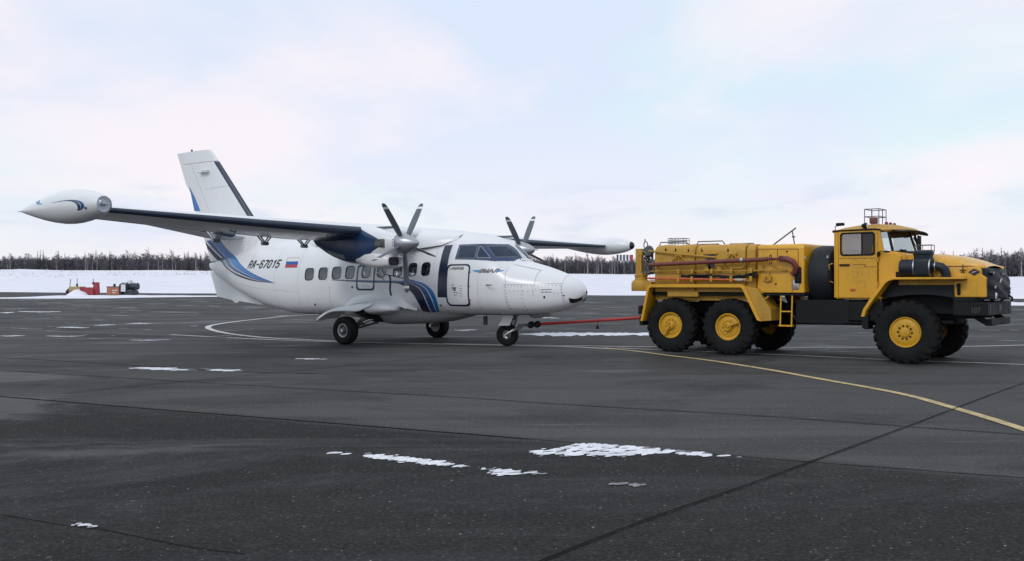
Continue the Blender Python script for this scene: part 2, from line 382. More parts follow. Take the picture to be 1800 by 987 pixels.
# snow bank on the apron at far left, with the parked machinery on it
def snow_bank(name, lo, hi, peak, jit=.6):
    us = [lo[0][0]+(lo[-1][0]-lo[0][0])*k/90 for k in range(91)]; rows = []
    for k in range(9):
        t = k/8; row = []
        for u in us:
            a = ground(u, interp(u, lo)); b = ground(u, interp(u, hi))
            x = lerp(a[0], b[0], t); y = lerp(a[1], b[1], t)+jit*(rng.random()-.5)*(0 if 0 < k < 8 else 1)
            w = max(0, interp(u, peak)); z = .012+w*(sin(pi*t)**.7)*(.75+.25*sin(u*.13+1)*cos(u*.047))
            row.append((x, y, z))
        rows.append(row)
    m = MB(); vs = [p for r in rows for p in r]; n = len(us)
    m.add(vs, [(i*n+j, i*n+j+1, (i+1)*n+j+1, (i+1)*n+j) for i in range(8) for j in range(n-1)])
    return tag(m.build(name, M['snow'], smooth=180, fix=False), kind='structure')
snow_bank('snow_bank', [(-160, 526.5), (0, 525.6), (100, 525.4), (180, 525.3), (250, 523.6), (340, 522.6), (430, 521.6)],
          [(-160, 525.6), (0, 524.2), (60, 522), (100, 520.3), (280, 519.8), (340, 520.2), (430, 520.8)],
          [(-160, .05), (60, .08), (100, .16), (170, .2), (250, .16), (300, .12), (430, .05)])
snow_bank('snow_bank', [(1690, 537.5), (1760, 537.6), (1900, 538.6), (2100, 540.5)], [(1690, 536.6), (1760, 533.2), (1900, 533.6), (2100, 535)],
          [(1690, .03), (1760, .18), (1900, .22), (2100, .2)])

# painted lines: sheets 4 mm above the asphalt
def strip(name, pts, width, mat, z=.004, n=10, wob=0.0):
    P = [Vector((*ground(*p), 0)) for p in pts]; P = bez(P, n) if len(P) > 2 else [P[0].lerp(P[1], k/24) for k in range(25)]
    m = MB(); vs = []
    for i, p in enumerate(P):
        t = P[min(i+1, len(P)-1)]-P[max(i-1, 0)]; t.normalize(); nn = Vector((-t.y, t.x, 0))
        w = width/2*(1+wob*(rng.random()-.5)); q = p+nn*(wob*width*.5*(rng.random()-.5))
        vs += [q+nn*w+Vector((0, 0, z)), q-nn*w+Vector((0, 0, z))]
    m.add(vs, [(2*i, 2*i+1, 2*i+3, 2*i+2) for i in range(len(P)-1)])
    return m.build(name, mat, apron, smooth=0, fix=False)
strip('painted_line', [(1062, 612.2), (1120, 618.3), (1178, 626), (1244, 634), (1347, 650), (1444, 667.5), (1578, 692), (1680, 719), (1800, 756), (1920, 800), (2100, 880)], .135, M['line_yellow'], .008)
strip('painted_line', [(300, 588.5), (400, 594), (477, 597.5), (560, 600.6), (640, 602.6), (740, 604.6), (900, 608), (1000, 610), (1085, 614.5)], .14, M['line_white'], .004)
strip('painted_line', [(0, 580), (120, 583.8), (250, 588), (400, 594)], .09, M['line_faint'], .004)
strip('painted_line', [(-200, 594.2), (0, 595), (220, 596), (400, 597.4), (480, 598.5)], .10, M['line_faint'], .008)
strip('painted_line', [(780, 604.9), (900, 606.9), (1060, 609.3), (1250, 611.2), (1460, 611.4), (1690, 609.8), (1800, 607.4), (2000, 603)], .12, M['line_white'], .008)
strip('painted_line', [(1085, 612.6), (1160, 616), (1378, 625), (1570, 634), (1673, 637.6), (1800, 642), (2000, 649)], .10, M['line_white'], .012)
loop = strip('painted_line', [(640, 549.5), (522, 555.2), (470, 560), (416, 566), (381, 571), (366, 575.2), (372, 580.5), (401, 587), (440, 592), (477, 595.2), (592, 600.6)], .20, M['line_white'], .012)
strip('painted_line', [(-150, 538.5), (0, 541), (200, 545.5), (400, 549.3), (560, 551)], .09, M['line_faint'], .004)
strip('painted_line', [(-150, 567), (0, 566.5), (180, 564), (400, 559.4), (500, 556)], .09, M['line_faint'], .008)
# joints between the asphalt lanes and long cracks
def joint(pts, w, z=.004): return strip('joint', pts, w, M['joint'], z, 14, .5)
joint([(-160, 686), (0, 697.5), (222, 716), (444, 733.5), (600, 746), (800, 762), (930, 772.5)], .040)
joint([(930, 772.5), (1310, 804), (1560, 823), (1800, 841), (1960, 853)], .016)
joint([(-100, 645), (67, 655.6), (311, 671), (533, 684), (800, 699), (1000, 712.5), (1320, 731), (1596, 751), (1778, 763.6), (2000, 780)], .026, .008)
joint([(1990, 612), (1800, 674.7), (1680, 719), (1595.6, 751), (1444, 806.7), (1311, 855.6), (1155, 909.5), (1000, 969), (860, 1030)], .017, .012)
joint([(44, 699), (284, 675.6), (520, 653), (755, 629), (900, 615)], .022, .012)
joint([(-120, 622), (0, 629), (222, 642), (418, 654), (560, 657.5)], .030, .004)
joint([(0, 905), (120, 925), (180, 932), (260, 948), (330, 962), (430, 975)], .009, .004)

# snow left on the asphalt
def in_poly(x, y, P):
    c = False; j = len(P)-1
    for i in range(len(P)):
        if (P[i][1] > y) != (P[j][1] > y) and x < (P[j][0]-P[i][0])*(y-P[i][1])/(P[j][1]-P[i][1])+P[i][0]: c = not c
        j = i
    return c
def snow_clods(px, r, density, seed, name, label, thin=.005):
    g = random.Random(seed); W = [ground(*p) for p in px]; x0, x1 = min(p[0] for p in W), max(p[0] for p in W); y0, y1 = min(p[1] for p in W), max(p[1] for p in W)
    m = MB(); y = y0; k = 0
    while y < y1:
        x = x0+(k % 2)*r
        while x < x1:
            qx, qy = x+g.uniform(-.35, .35)*r, y+g.uniform(-.35, .35)*r
            ph = ((qx-.55*qy)/.15+.15*g.random()) % 1.0
            if in_poly(qx, qy, W) and not (r < .04 and ph < .24 and g.random() < .8):
                inner = all(in_poly(qx+a, qy+b, W) for a, b in ((1.6*r, 0), (-1.6*r, 0), (0, 1.6*r), (0, -1.6*r)))
                dn = density if isinstance(density, float) else interp(qx, density)
                if g.random() < (dn+.35 if inner else dn*.85):
                    rr = r*g.uniform(.75, 1.25) if inner else r*g.uniform(.35, .80); n = 7; a0 = g.random()*6
                    ra = [rr*g.uniform(.8, 1.15) for _ in range(n)]; h = thin*g.uniform(.5, 1.2)
                    sh_ = .95; vs = [(qx+1.25*ra[i]*cos(a0+i*2*pi/n)+sh_*ra[i]*sin(a0+i*2*pi/n), qy+ra[i]*1.05*sin(a0+i*2*pi/n), .005+.0001*len(m.f)/8 % .002) for i in range(n)]+[(qx+1.0*ra[i]*cos(a0+i*2*pi/n)+.8*sh_*ra[i]*sin(a0+i*2*pi/n), qy+.84*ra[i]*sin(a0+i*2*pi/n), .006+h) for i in range(n)]
                    m.add(vs, [tuple(range(n, 2*n))]+[(i, (i+1) % n, (i+1) % n+n, i+n) for i in range(n)], 0 if density != .30 and ((inner and g.random() < .9) or g.random() < .4) else 1)
            x += 2*r*.82
        y += r*1.45; k += 1
    return tag(m.build(name, [M['old_snow'], M['slush']], smooth=0, fix=False), label, 'snow patch', kind='stuff')
snow_clods([(927, 793), (950, 789.5), (985, 788), (1005, 780), (1060, 781), (1100, 784), (1150, 788), (1195, 792.5), (1240, 797), (1310, 803.5), (1310, 806.5), (1260, 806), (1215, 803), (1185, 799.5), (1150, 801), (1100, 805), (1050, 804), (1000, 804), (950, 803), (932, 799)], .036, .62, 3, 'snow_patch', 'largest white patch of melting snow on the near asphalt')
g1 = ground(600, 798)[0]; g2 = ground(690, 806)[0]; g3 = ground(790, 817)[0]
snow_clods([(572, 794.5), (640, 798), (700, 802), (760, 808), (790, 813), (822, 819), (824, 824), (790, 822), (740, 819), (690, 813), (640, 805), (575, 799)], .032, [(g1, .26), (g2, .70), (g3, .45)], 4, 'snow_patch', 'long slanting snow patch left of the largest one on the near asphalt')
snow_clods([(842, 824), (870, 824.5), (900, 826), (925, 829), (958, 828), (958, 836), (925, 836), (895, 839), (862, 836)], .032, .66, 5, 'snow_patch', 'small compact snow patch nearest the camera at centre of the asphalt')
snow_clods([(1060, 849.5), (1100, 849), (1150, 854), (1150, 858), (1100, 857), (1066, 855)], .026, .30, 6, 'snow_patch', 'thin scattered grey snow crumbs beside the diagonal joint', .006)
snow_clods([(118, 921.5), (150, 922), (167, 925.5), (166, 929.5), (140, 928.5), (124, 926)], .020, .75, 8, 'snow_patch', 'tiny snow scrap at the lower left of the asphalt', .008)
snow_clods([(228, 645.5), (300, 647), (342, 650), (340, 653), (280, 652), (232, 649)], .075, .9, 9, 'snow_patch', 'narrow snow strip along the lane joint at left, longer of two')
snow_clods([(356, 649), (400, 650), (427, 651.5), (427, 654), (390, 654), (358, 652)], .075, .9, 10, 'snow_patch', 'narrow snow strip along the lane joint at left, shorter of two')
snow_clods([(520, 630), (570, 631), (570, 633), (525, 632.6)], .07, .8, 11, 'snow_patch', 'short faint snow scrap on the asphalt left of the main wheel')

streaks = [(0, 52, 543.5, 2), (0, 26, 550, 3), (30, 107, 548.4, 2.6), (112, 168, 536, 1), (65, 86, 535, 1), (207, 238, 526.3, 1.5), (149, 168, 538.6, 1), (197, 243, 542, 2), (217, 250, 546.3, 1.6), (261, 350, 549.3, 2.2), (251, 298, 534.2, 1.2), (308, 350, 537.7, 1.3), (362, 391, 538.8, 1.3), (186, 231, 555, 2.2), (93, 110, 558, 1.2), (112, 145, 568.6, 1.2), (98, 157, 576.3, 3), (164, 203, 572, 2.8), (222, 268, 569.4, 2.4), (23, 75, 578.5, 2), (0, 44, 591, 2.6), (81, 149, 591.4, 2.4), (226, 300, 598.4, 2.4), (332, 349, 573.3, 2.2), (40, 60, 560, 1),
           (855, 905, 585.8, 2.2), (935, 960, 553, 1.4), (945, 984, 559.5, 2.4), (1012, 1054, 552, 1.6), (1079, 1112, 553, 1.6), (988, 1012, 561.5, 1.6), (994, 1012, 577.4, 1), (798, 839, 580.8, 2.4), (850, 877, 586, 2), (804, 828, 557.5, 2), (480, 520, 556, 2), (500, 560, 563, 1.2), (760, 800, 553, 1.2), (1043, 1100, 570, 1.2), (1100, 1122, 559.5, 1.2),
           (1776, 1830, 544.5, 1.6), (1783, 1860, 552.7, 1.6), (1766, 1850, 562.7, 1.6), (1702, 1800, 572, 1.4), (1720, 1760, 581, 1.2), (1400, 1440, 575, 1.2), (1490, 1530, 585.5, 1.4), (1440, 1510, 619, 1.4), (640, 690, 533, 1), (560, 640, 538, 1.2), (420, 470, 541, 1.6), (470, 540, 546, 1.4), (1000, 1080, 532, 1), (1060, 1110, 541, 1.2), (1750, 1820, 600, 1.4), (20, 110, 527.5, 1.2), (120, 190, 529.2, 1), (290, 380, 526.6, 1), (60, 130, 533.2, 1.2), (330, 372, 531, 1)]
m = MB(); g = random.Random(21)
for u0, u1, v, th in streaks:
    n = 14; up = []; lo = []; th *= .46
    for k in range(n+1):
        t = k/n; u = lerp(u0, u1, t); e = sin(pi*min(max(t, .04), .96))**.6
        up.append((*ground(u, v-th/2*e*g.uniform(.5, 1.2)+.4*sin(t*5+u0)), .006)); lo.append((*ground(u, v+th/2*e*g.uniform(.5, 1.2)+.4*sin(t*5+u0)), .006))
    m.add(up+lo, [(k, k+n+1, k+n+2, k+1) for k in range(n)], 0 if th > 1.1 else 1)
for _ in range(150):                      # crumbs between the streaks
    u = g.uniform(-60, 1900); v = 526+70*g.random()**1.4; L = g.uniform(6, 40); th = g.uniform(.3, .8)*(v-498)/60
    if 560 < u < 1720 and v > 560: continue
    n = 6; up = []; lo = []
    for k in range(n+1):
        t = k/n; e = sin(pi*min(max(t, .06), .94)); q = u+L*t
        up.append((*ground(q, v-th/2*e*g.uniform(.4, 1.2)), .006)); lo.append((*ground(q, v+th/2*e*g.uniform(.4, 1.2)), .006))
    m.add(up+lo, [(k, k+n+1, k+n+2, k+1) for k in range(n)], 1)
tag(m.build('snow_streaks', [M['old_snow'], M['slush']], smooth=0, fix=False), 'thin drifts of blown snow streaked across the far apron', 'snow', kind='stuff')
# a broad thin snow strip beyond the tow bar
m = MB(); up = []; lo = []
for k in range(41):
    t = k/40; u = lerp(905, 1150, t); e = min(1, t*5, (1-t)*20+.6)
    up.append((*ground(u, 588.4-(3.6*e*g.uniform(.7, 1.1))+1.0*t), .008)); lo.append((*ground(u, 588.4+(3.0*e*g.uniform(.3, 1.2))*(1 if t < .5 else .8)), .008))
m.add(up+lo, [(k, k+41, k+42, k+1) for k in range(40)])
tag(m.build('snow_strip', M['old_snow'], smooth=0, fix=False), 'broad thin strip of snow on the asphalt beyond the red tow bar', 'snow patch')

# ------------------------------------------------------------------ wood at the far side
def bare_tree_np(g, h, pale, twn=46, spread=.17, sprays=4, wm=1.0):
    """returns trunk verts/tris and twig verts/tris, foot at origin"""
    tv, tf, cv, cf = [], [], [], []
    lean = (g.uniform(-.05, .05)*h, g.uniform(-.05, .05)*h); r0 = .011*h+.02
    def rad(t): return r0*(1-t)**.8+.012
    pr = None
    for k in range(5):
        t = k/4; c = (lean[0]*t*t, lean[1]*t*t, h*t*.86); b = len(tv)
        for j in range(4):
            a = j*pi/2; tv.append((c[0]+rad(t)*cos(a), c[1]+rad(t)*sin(a), c[2]))
        if k:
            for j in range(4): tf += [(b-4+j, b-4+(j+1) % 4, b+(j+1) % 4), (b-4+j, b+(j+1) % 4, b+j)]
    for _ in range(twn):
        t = g.uniform(.28, 1.0)**.85; a = g.uniform(0, 2*pi); L = h*spread*g.uniform(.6, 1.2)*(1.15-.50*t); el = g.uniform(.35, 1.1)
        p = Vector((lean[0]*t*t, lean[1]*t*t, h*t*.84)); d = Vector((cos(a)*cos(el), sin(a)*cos(el), sin(el)))
        q = p+d*L; w = g.uniform(.012, .028)*(h/6+.4); n = Vector((-sin(a), cos(a), 0))
        b = len(cv); cv += [p-n*w, p+n*w, q]; cf.append((b, b+1, b+2))
        for _ in range(sprays):                               # fine sprays
            s = p.lerp(q, g.uniform(.35, 1)); a2 = a+g.uniform(-1.3, 1.3); e2 = g.uniform(.2, 1.3); d2 = Vector((cos(a2)*cos(e2), sin(a2)*cos(e2), sin(e2)))
            q2 = s+d2*L*g.uniform(.3, .6); n2 = Vector((-sin(a2), cos(a2), g.uniform(-.3, .3))); w2 = wm*g.uniform(.022, .05)*(h/6+.3); b = len(cv)
            cv += [s-n2*w2*.3, s+d2*L*.2-n2*w2, q2, s+d2*L*.2+n2*w2]; cf += [(b, b+1, b+2), (b, b+2, b+3)]
    return tv, tf, [tuple(p) for p in cv], cf
def spruce_np(g, h):
    tv, tf, cv, cf = [], [], [], []
    for k in range(2):
        for j in range(4): a = j*pi/2; r = (.09, .02)[k]; tv.append((r*cos(a), r*sin(a), h*k))
    for j in range(4): tf += [(j, (j+1) % 4, 4+(j+1) % 4), (j, 4+(j+1) % 4, 4+j)]
    nl = int(h*3.2)
    for i in range(nl):
        t = i/nl; z = h*(.06+.92*t); L = h*.15*(1-t)**.85+.10
        for k in range(7):
            a = g.uniform(0, 2*pi); l = L*g.uniform(.6, 1.15); dz = -.18*l; w = l*.26; n = Vector((-sin(a), cos(a), 0)); d = Vector((cos(a), sin(a), 0)); p = Vector((0, 0, z+g.uniform(-.1, .1))); b = len(cv)
            cv += [p+Vector((0, 0, .12)), p+d*l*.6-n*w+Vector((0, 0, dz*.3)), p+d*l+Vector((0, 0, dz)), p+d*l*.6+n*w+Vector((0, 0, dz*.3))]; cf += [(b, b+1, b+2), (b, b+2, b+3)]
    return tv, tf, [tuple(p) for p in cv], cf
def np_mesh(name, V, F, mats, mi=None):
    me = bpy.data.meshes.new(name); me.vertices.add(len(V)); me.vertices.foreach_set('co', np.asarray(V, dtype=np.float32).ravel())
    F = np.asarray(F, dtype=np.int32); me.loops.add(F.size); me.loops.foreach_set('vertex_index', F.ravel()); me.polygons.add(len(F))
    me.polygons.foreach_set('loop_start', np.arange(0, F.size, 3, dtype=np.int32))
    for m_ in mats: me.materials.append(m_)
    if mi is not None: me.polygons.foreach_set('material_index', np.asarray(mi, dtype=np.int32))
    me.update(calc_edges=True); return me
g = random.Random(11)
bare_p = [bare_tree_np(g, 6.0, True, 40+4*k, g.uniform(.14, .20)) for k in range(7)]; spr_p = [spruce_np(g, 6.0) for k in range(4)]; bush_p = [bare_tree_np(g, 6.0, True, 34, .30, 3, 2.6) for k in range(6)]
HT = [(-300, 5.9), (0, 5.5), (180, 6.1), (370, 5.9), (700, 6.0), (1000, 6.4), (1250, 7.0), (1600, 7.8), (1700, 8.8), (1800, 9.0), (2200, 8.8)]
V = []; F = []; MI = []; base = 0
def put(proto, x, y, z, s, rot, mats):
    global base
    tv, tf, cv, cf = proto
    P = np.array(tv+cv, dtype=np.float32); c, s_ = cos(rot), sin(rot)
    Q = np.empty_like(P); Q[:, 0] = (P[:, 0]*c-P[:, 1]*s_)*s+x; Q[:, 1] = (P[:, 0]*s_+P[:, 1]*c)*s+y; Q[:, 2] = P[:, 2]*s+z-.1
    T = np.array(tf, dtype=np.int32)+base; C = np.array(cf, dtype=np.int32)+base+len(tv)
    V.append(Q); F.append(T); F.append(C); MI.append(np.full(len(T), mats[0])); MI.append(np.full(len(C), mats[1])); base += len(P)
FY = 302.0
for row in range(9):
    yy = FY+row*5.5; n = 340 if row else 260
    for k in range(n):
        x = -265+530*(k+g.random())/n; y = yy+g.uniform(-2.5, 2.5); u = 900+1613*x/y; h = interp(u, HT)*g.uniform(.62, 1.06)*(1+.012*row)*(1+.10*sin(x*.09+.7)*sin(x*.031))
        if g.random() < .08: h *= 1.22
        z = terrain(x, 300)
        if g.random() < .10: put(g.choice(spr_p), x, y, z, h/6*g.uniform(.8, 1.0), g.random()*6, (1, 3))
        else: put(g.choice(bare_p), x, y, z, h/6, g.random()*6, (0 if g.random() < .22 else 1, 4 if g.random() < .28 else 2))  # some crowns paler, for variety and a touch of painted haze
for row in range(8):                                         # undergrowth
    for k in range(560):
        x = -265+530*(k+g.random())/560; y = FY+3+row*6+g.uniform(-3, 3); u = 900+1613*x/y; h = interp(u, HT)*g.uniform(.62, .90)
        put(g.choice(bush_p), x, y, terrain(x, 300)-.32*h, h/6*1.22, g.random()*6, (1, 2))
me = np_mesh('far_wood', np.concatenate(V), np.concatenate(F), [M['birch_bark'], M['bark'], M['twigs'], M['spruce'], M['pale_twigs']], np.concatenate(MI))
o = bpy.data.objects.new('far_wood', me); COL.objects.link(o); tag(o, 'dense leafless grey wood along the far edge of the snow field', 'wood', kind='stuff')

# single trees that stand out at the front of the wood
def proto_tree(name, proto, tm, cm):
    r = empty(name, (0, 0, -500)); tv, tf, cv, cf = proto
    a = bpy.data.objects.new('trunk', np_mesh('trunk', tv, tf, [tm])); b = bpy.data.objects.new('crown', np_mesh('crown', cv, cf, [cm]))
    for q in (a, b): COL.objects.link(q); q.parent = r
    return r
g = random.Random(5)
birches = [proto_tree('birch_tree', bare_tree_np(g, 6.0, True, 44, .12), M['birch_bark'], M['pale_twigs']) for _ in range(4)]
spruces = [proto_tree('spruce_tree', spr_p[k], M['bark'], M['spruce']) for k in range(3)]
used = set()
def place_tree(pool, u, h, label, cat, group, y=None):
    y = y or FY-3+g.uniform(-1.5, 1.5); x = (u-900)/1613*y; src = g.choice(pool)
    o = src if src.name not in used else copy_tree(src)
    used.add(src.name); o.location = (x, y, terrain(x, min(y, 300))-.05); s = h/6; o.scale = (s*.9, s*.9, s); o.rotation_euler = (0, 0, g.random()*6)
    tag(o, label, cat, group)
    return o
for u in (18, 97, 101, 152, 172, 262, 277, 343, 965, 992, 1031, 1034, 1050, 1054, 1058, 1082, 1098, 1720, 1737, 1741, 1755, 1766, 1794, 1797):
    place_tree(birches, u+g.uniform(-2, 2), interp(u, HT)*g.uniform(.95, 1.25), 'pale-stemmed leafless birch at the front edge of the far wood', 'tree', 'birches at the wood edge')
for u, k in ((66, 1.12), (71, 1.16), (76, 1.18), (103, 1.15), (193, 1.1), (331, 1.12), (972, 1.05), (1012, 1.1), (1676, 1.02), (1727, 1.12), (1772, 1.3), (1742, 1.05)):
    if u == 1772: place_tree(spruces, u, 8.6, 'tall narrow dark spruce rising above the wood at far right', 'tree', y=FY-4, group=None)
    else: place_tree(spruces, u, interp(u, HT)*k, 'slim dark spruce standing at the front of the far wood', 'tree', 'spruces at the wood edge')
for q in birches+spruces:
    if q.name not in used:
        for ch in list(q.children): bpy.data.objects.remove(ch)
        bpy.data.objects.remove(q)

# dry stalks poking through the snow field
m = MB(); g = random.Random(31)
for _ in range(420):
    band = g.random()
    if band < .55: u = g.choice((g.gauss(25, 25), g.gauss(110, 28), g.gauss(215, 30), g.gauss(330, 30))); v = g.uniform(478, 487)
    else: u = g.uniform(-50, 1850); v = interp(u, FOOT)+g.uniform(1, 14)
    f = (v-interp(u, FOOT))/(interp(u, EDGE)-interp(u, FOOT)); y = lerp(296, 140, f); x = (u-900)/1613*y; z = terrain(x, y)
    for _ in range(3):
        h = g.uniform(.2, .7); a = g.uniform(-.4, .4); w = .022; xx = x+g.uniform(-.5, .5)
        m.add([(xx-w, y, z-.05), (xx+w, y, z-.05), (xx+a*h, y+g.uniform(-.2, .2), z+h)], [(0, 1, 2)])
tag(m.build('dry_stalks', M['dry_grass'], smooth=0, fix=False), 'thin dry weed stalks poking out of the snow field', 'weeds', kind='stuff')

# striped marker board above the wood, beyond the truck's tail
bY = 292.0
def bpx(u, v): return ((u-900)/1613*bY, CAM_H+(hor(u)-v)/1613*bY)
mk = empty('striped_marker_board', (bpx(1099, 0)[0], bY, terrain(bpx(1099, 0)[0], bY)))
mx, mz = mk.location.x, mk.location.z
cols = [M['dark'], M['old_white']]*4+[M['old_red'], M['old_red']]
x0 = bpx(1084, 0)[0]; x1 = bpx(1113, 0)[0]; zt_, zb_ = bpx(1099, 448.3)[1], bpx(1099, 458.6)[1]
for k, c in enumerate(cols):
    a = lerp(x0, x1, k/len(cols)); b = lerp(x0, x1, (k+1)/len(cols)); q = MB(); q.bx(a-mx, b-mx-.02, -.06, .06, zb_-mz, zt_-mz); q.build('panel', c, mk, smooth=0)
for xx in (x0+.3, (x0+x1)/2, x1-.3): q = MB(); q.bx(xx-mx-.07, xx-mx+.07, .07, .2, -.2, zb_-mz+.4); q.build('post', M['steel'], mk, smooth=0)
tag(mk, 'striped dark, white and red marker board standing at the wood edge', 'marker board')
# ------------------------------------------------------------------ aeroplane (s = metres aft of the nose, y to port, z up)
plane = empty('airplane', (1.7395, 21.4251, 0), (-.0038, 0, -.6032))
tag(plane, 'white twin propeller airplane with blue swooshes and wing tip tanks, towed by the truck', 'airplane')
FST = [(0.0, 1.31, 1.37, .03, 1.34), (0.05, 1.225, 1.455, .13, 1.33), (0.14, 1.12, 1.55, .25, 1.32), (0.35, .985, 1.68, .42, 1.31), (0.6, .90, 1.785, .55, 1.31), (1.0, .82, 1.92, .69, 1.33), (1.4, .785, 2.03, .80, 1.36), (1.7, .77, 2.11, .87, 1.40), (1.95, .765, 2.36, .915, 1.43), (2.2, .76, 2.56, .95, 1.46), (2.5, .755, 2.69, .98, 1.48), (2.9, .75, 2.78, 1.005, 1.49), (3.4, .745, 2.84, 1.02, 1.5), (3.7, .742, 2.85, 1.02, 1.5), (8.55, .67, 2.85, 1.02, 1.5), (9.2, .68, 2.83, 1.005, 1.52), (10.1, .785, 2.76, .93, 1.6), (10.8, .935, 2.68, .83, 1.70), (11.6, 1.17, 2.58, .68, 1.82), (12.4, 1.44, 2.48, .45, 1.95), (13.2, 1.72, 2.32, .16, 2.04), (13.6, 1.92, 2.24, .055, 2.10), (13.82, 2.06, 2.20, .02, 2.14)]
NU, NL = 2.15, 3.1
def pchip(xs, ys):
    n = len(xs); h = [xs[i+1]-xs[i] for i in range(n-1)]; d = [(ys[i+1]-ys[i])/h[i] for i in range(n-1)]; m = [0]*n; m[0], m[-1] = d[0], d[-1]
    for i in range(1, n-1):
        if d[i-1]*d[i] > 0:
            w1 = 2*h[i]+h[i-1]; w2 = h[i]+2*h[i-1]; m[i] = (w1+w2)/(w1/d[i-1]+w2/d[i])
    def f(x):
        x = min(max(x, xs[0]), xs[-1]); i = min(max(bisect.bisect_right(xs, x)-1, 0), n-2); t = (x-xs[i])/h[i]
        return (1+2*t)*(1-t)**2*ys[i]+t*(1-t)**2*h[i]*m[i]+t*t*(3-2*t)*ys[i+1]+t*t*(t-1)*h[i]*m[i+1]
    return f
FP = [pchip([r[0] for r in FST], [r[k] for r in FST]) for k in (1, 2, 3, 4)]
def fpar(s): return [f(s) for f in FP]
def fth(s, z, y=None):
    """station and height (and half width where the skin turns over) -> angle on the section"""
    zb, zt, W, zc = fpar(s)
    if z >= zc: u = min((z-zc)/(zt-zc), 1); n = NU
    else: u = min((zc-z)/(zc-zb), 1); n = NL
    if y is None: a = math.asin(u**(n/2))
    else: a = math.atan2(u**(n/2), (min(abs(y)/W, 1))**(n/2))
    return a if z >= zc else -a
def fraw(s, th):
    zb, zt, W, zc = fpar(s); n = NU if th >= 0 else NL; h = (zt-zc) if th >= 0 else (zc-zb)
    return Vector((-s, W*max(cos(th), 0)**(2/n), zc+math.copysign(h*abs(sin(th))**(2/n), th)))
def fpt(s, th, side=-1, off=.003):
    th = min(max(th, -pi/2), pi/2); p = fraw(s, th); e = .01
    a = fraw(s+e, th)-fraw(s-e, th); b = fraw(s, min(th+e, pi/2))-fraw(s, max(th-e, -pi/2)); n = b.cross(a)
    if n.length > 1e-9:
        n.normalize()
        if n.y < 0 or (abs(n.y) < 1e-4 and n.z*th < 0): n = -n
        p = p+n*off
    return Vector((p.x, p.y*side, p.z))
def spt(s, z, side=-1, off=.003): return fpt(s, fth(s, z), side, off)

def wz(s): return 1.80+.024*(8.2-min(max(s, 3.6), 8.6))
WIN = [(8.20, .185), (7.67, .185), (7.16, .182), (6.66, .178), (6.08, .165), (5.53, .165), (4.98, .165), (4.48, .155), (4.05, .155)]
WH = .19
cuts = sorted([(c-h, c+h) for c, h in WIN])
sts = set(round(x, 4) for x in [0, .015, .04, .08, .14, .2, .27]); x = .35
while x < 13.82: sts.add(round(x, 4)); x += .11
sts.add(13.82)
sts = [x for x in sts if not any(abs(x-c) < .045 for ab in cuts for c in ab)]+[round(c, 4) for ab in cuts for c in ab]; sts = sorted(set(sts))
low = [-pi/2+pi/2*k/11 for k in range(12)]                     # bottom to widest
def rows(s):
    zb, zt, W, zc = fpar(s); u0 = (wz(s)-WH-1.5)/1.35; u1 = (wz(s)+WH-1.5)/1.35
    us = [u0+(u1-u0)*k/4 for k in range(5)]; r = low+[math.asin((u0*.5)**(NU/2))]+[math.asin(u**(NU/2)) for u in us]
    t1 = r[-1]; r += [t1+(pi/2-t1)*k/9 for k in range(1, 10)]
    return r
NR = len(rows(5)); WR0 = 13
mb = MB(); half = [[fraw(s, t) for t in rows(s)] for s in sts]
for side in (-1, 1):
    vs = [(p.x, p.y*side, p.z) for r in half for p in r]; fs = []; mm = []
    for i in range(len(sts)-1):
        sm = (sts[i]+sts[i+1])/2; cut = any(a < sm < b for a, b in cuts)
        for j in range(NR-1):
            if cut and WR0 <= j < WR0+4: continue
            fs.append((i*NR+j, i*NR+j+1, (i+1)*NR+j+1, (i+1)*NR+j)); mm.append(1 if j < 3 and 1.3 < sm < 9.5 else 0)  # lowest skin rows take the grey with underside shade painted in
    b0 = len(mb.v); mb.v += vs; mb.f += [tuple(b0+q for q in f) for f in fs]; mb.m += mm
    mb.add([(p.x, p.y*side, p.z) for p in half[-1]], [tuple(range(NR))])
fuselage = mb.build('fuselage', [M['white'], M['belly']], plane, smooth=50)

# ---- skin decals: filled outlines and bands laid on the skin
def resample(c, n):
    P = [Vector((*p, 0)) if len(p) == 2 else Vector(p) for p in c]; P = bez(P, 12) if len(P) > 2 else [P[0].lerp(P[1], k/12) for k in range(13)]
    L = [0]
    for a, b in zip(P, P[1:]): L.append(L[-1]+(b-a).length)
    out = []
    for k in range(n+1):
        t = L[-1]*k/n; i = min(max(bisect.bisect_right(L, t)-1, 0), len(P)-2); d = L[i+1]-L[i]
        out.append(P[i].lerp(P[i+1], (t-L[i])/d if d > 1e-9 else 0))
    return out
def band(name, ca, cb, mat, parent, f, n=40, m_=4):
    A, B = resample(ca, n), resample(cb, n); q = MB(); vs = []
    for a, b in zip(A, B):
        for k in range(m_+1): p = a.lerp(b, k/m_); vs.append(f(p.x, p.y))
    w = m_+1; q.add(vs, [(i*w+j, i*w+j+1, (i+1)*w+j+1, (i+1)*w+j) for i in range(n) for j in range(m_)])
    return q.build(name, mat, parent, smooth=60, fix=False)
def skinline(name, pts, w, mat, parent, f, n=None):
    P = resample(pts, n or max(8, 6*len(pts))); q = MB(); vs = []
    for i, p in enumerate(P):
        t = P[min(i+1, len(P)-1)]-P[max(i-1, 0)]; t.normalize(); vs += [f(p.x-t.y*w/2, p.y+t.x*w/2), f(p.x+t.y*w/2, p.y-t.x*w/2)]
    q.add(vs, [(2*i, 2*i+1, 2*i+3, 2*i+2) for i in range(len(P)-1)]); return q.build(name, mat, parent, smooth=60, fix=False)
